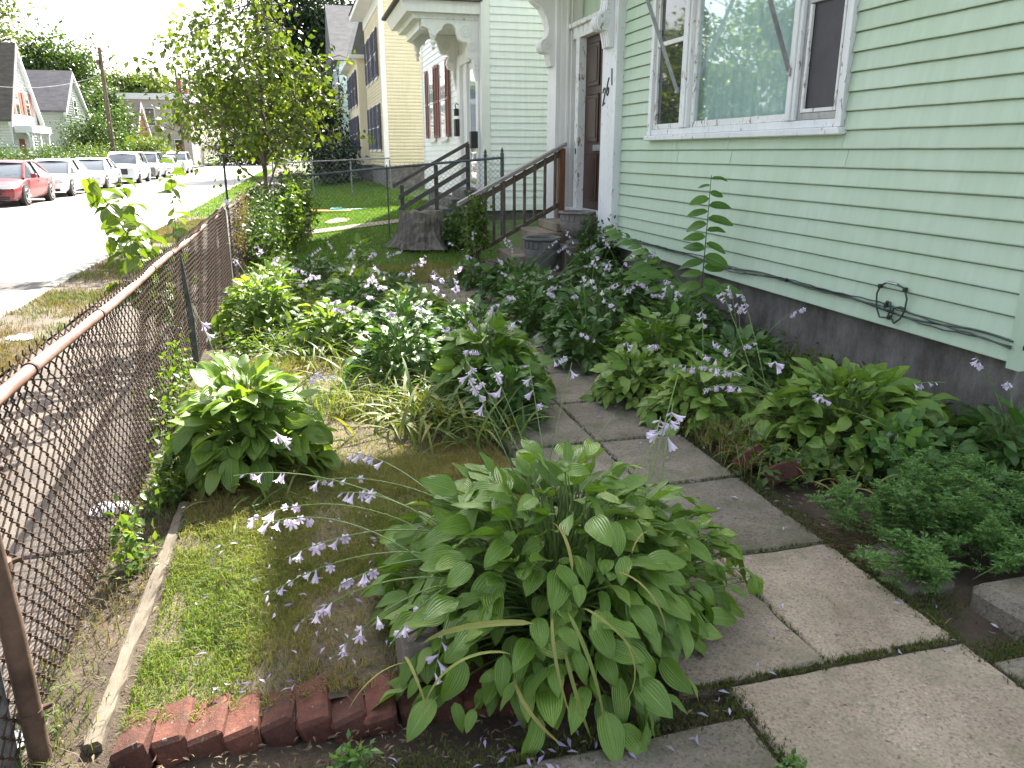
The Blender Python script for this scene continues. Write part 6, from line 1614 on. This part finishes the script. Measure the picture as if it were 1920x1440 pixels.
# knotweed stems beyond the fence (sunlit, yellow-green)
kw = thing('knotweed', (-1.15, 7.2, 0), 'yellow-green broad-leaved weed standing behind the rusty fence', 'weed')
for (b, t_, l_, n) in (((-1.12, 7.1, 0), (-1.20, 5.15, 1.50), .35, 15), ((-1.15, 7.3, 0), (-1.35, 6.8, 1.45), .1, 16), ((-1.08, 7.2, 0), (-1.18, 8.2, 1.45), .1, 13), ((-1.1, 7.4, 0), (-1.25, 9.0, 1.55), .1, 11), ((-1.12, 7.0, 0), (-1.42, 6.5, 1.05), .2, 15), ((-1.1, 7.2, 0), (-1.32, 7.4, 1.0), .1, 15), ((-1.1, 6.9, 0), (-1.30, 6.0, .75), .25, 14), ((-1.15, 7.2, 0), (-1.5, 7.0, 1.25), .15, 15), ((-1.1, 7.3, 0), (-1.22, 5.9, 1.30), .3, 15)):
    pts = bez(b, (Vector(b)+Vector(t_))/2+Vector((0, 0, l_)), t_, 14); MB().tube(pts, [.006*(1-.6*i/14) for i in range(15)], 6).build('stem', M['stem_dark'], kw, True)
    n = int(n*1.7)
    for k in range(n):
        t = .30+.70*k/(n-1); i = t*14; a = min(int(i), 13); q = pts[a].lerp(pts[a+1], i-a); az = k*2.4+r2.uniform(-.6, .6); el = r2.uniform(-.75, .35); s_ = r2.uniform(.10, .20)
        inst('leaf', r2.choice(LS['knot']), kw, frame(q, (math.cos(az)*math.cos(el), math.sin(az)*math.cos(el), math.sin(el)), (0, 0, 1), r2.gauss(0, .5), s_))

# fallen petals, leaf litter and twigs
M['petal_a'] = m_leaf('fallen_petal', [(.26, .21, .40), (.34, .29, .46), (.42, .38, .50), (.17, .12, .20)], .2, .6, 0, 'attr', (1, 1, 1))
M['litter'] = m_leaf('dry_litter', [(.06, .04, .025), (.12, .08, .05), (.20, .15, .09), (.05, .035, .03)], .1, .8, 0, 'attr', (1, 1, 1))
rn = np.random.RandomState(4)
def scatter(name, n, reg, size, mat, z, seed, wid, label, cat, dens=None):
    rn = np.random.RandomState(seed); x = rn.uniform(reg[0], reg[1], n*2); y = rn.uniform(reg[2], reg[3], n*2)
    if dens is not None: k = rn.rand(n*2) < dens(x, y); x, y = x[k], y[k]
    x, y = x[:n], y[:n]; a = rn.uniform(0, 6.28, len(x))
    C = np.stack([x, y, np.full(len(x), z)+rn.uniform(0, .006, len(x))], -1); D = np.stack([np.cos(a), np.sin(a), rn.uniform(-.02, .15, len(x))], -1)*6
    o = leaf_cloud(name, C, D, size, mat, None, seed, wid); _tag(o, label, cat, None, 'stuff')
scatter('fallen_petals', 120, (1.15, 2.3, 1.75, 4.6), .036, M['petal_a'], .018, 1, .30, 'wilted lavender petals fallen on the concrete path', 'petals', lambda x, y: np.where(x > 1.9, 1, .45))
scatter('fallen_petals', 60, (-.2, 1.2, 1.60, 1.82), .034, M['petal_a'], .018, 2, .30, 'wilted petals lying before the brick edging', 'petals')
scatter('fallen_petals', 90, (-.5, .5, 2.1, 3.3), .034, M['petal_a'], .06, 3, .30, 'wilted petals fallen on the lawn', 'petals')
scatter('leaf_litter', 900, (2.12, 3.6, 2.3, 4.6), .035, M['litter'], .012, 4, .3, 'dry leaves and twigs under the right-hand plants', 'litter')
scatter('leaf_litter', 500, (-.6, 1.15, 1.68, 1.95), .026, M['litter'], .012, 5, .25, 'dirt and dry bits at the foot of the bricks', 'litter')
scatter('leaf_litter', 700, (-1.05, -.62, 1.4, 9), .03, M['litter'], .012, 6, .25, 'dry leaves caught along the fence', 'litter')
scatter('leaf_litter', 380, (.1, 2.2, .9, 4.6), .014, M['litter'], .014, 7, .35, 'small dark crumbs scattered over the concrete path', 'litter')
scatter('pine_needles', 700, (2.12, 2.42, 2.28, 2.72), .05, M['dry_vine'], .02, 8, .06, 'brown dry needles heaped at the path edge', 'litter')

# ground cover filling the beds between the clumps
def cover(name, n, reg, zmax, size, mat, seed, label, dens, wid=.5):
    rn = np.random.RandomState(seed); x = rn.uniform(reg[0], reg[1], n*2); y = rn.uniform(reg[2], reg[3], n*2); k = rn.rand(n*2) < dens(x, y); x, y = x[k][:n], y[k][:n]
    z = zmax*rn.rand(len(x))**1.3*(.4+.9*vnoise(x, y, 3.3, seed)); a = rn.uniform(0, 6.28, len(x))
    D = np.stack([np.cos(a), np.sin(a), rn.uniform(-.3, .9, len(x))], -1)*2.5
    o = leaf_cloud(name, np.stack([x, y, z], -1), D, size, mat, None, seed, wid); _tag(o, label, 'ground cover', None, 'stuff')
cover('bed_weeds', 9000, (-.8, 1.06, 4.9, 11.4), .20, .055, M['vine_leaf'], 61, 'low weeds covering the soil of the left bed', lambda x, y: np.clip(vnoise(x, y, 2.1, 71)*1.8-.45, 0, 1)*np.where((y < 6.3) & (x < .35), .06, 1))
cover('bed_weeds', 8000, (2.14, 3.85, 3.0, 9.6), .22, .055, M['mid_leaf'], 62, 'low weeds covering the soil of the right bed', lambda x, y: np.clip(vnoise(x, y, 2.1, 72)*1.8-.35, 0, 1))
blades('bed_grass', 6500, (-.8, 1.06, 4.7, 10.5), .12, .36, .006, M['grass'], lambda x, y: x*0, lambda x, y: np.clip(vnoise(x, y, 1.6, 73)*2-.8, 0, 1), 63, 1.3, 'thin grass growing among the plants of the left bed')
blades('bed_grass', 6000, (2.14, 3.85, 3.2, 9.4), .12, .36, .006, M['grass'], lambda x, y: x*0, lambda x, y: np.clip(vnoise(x, y, 1.6, 74)*2-.7, 0, 1), 64, 1.3, 'thin grass growing among the plants of the right bed')
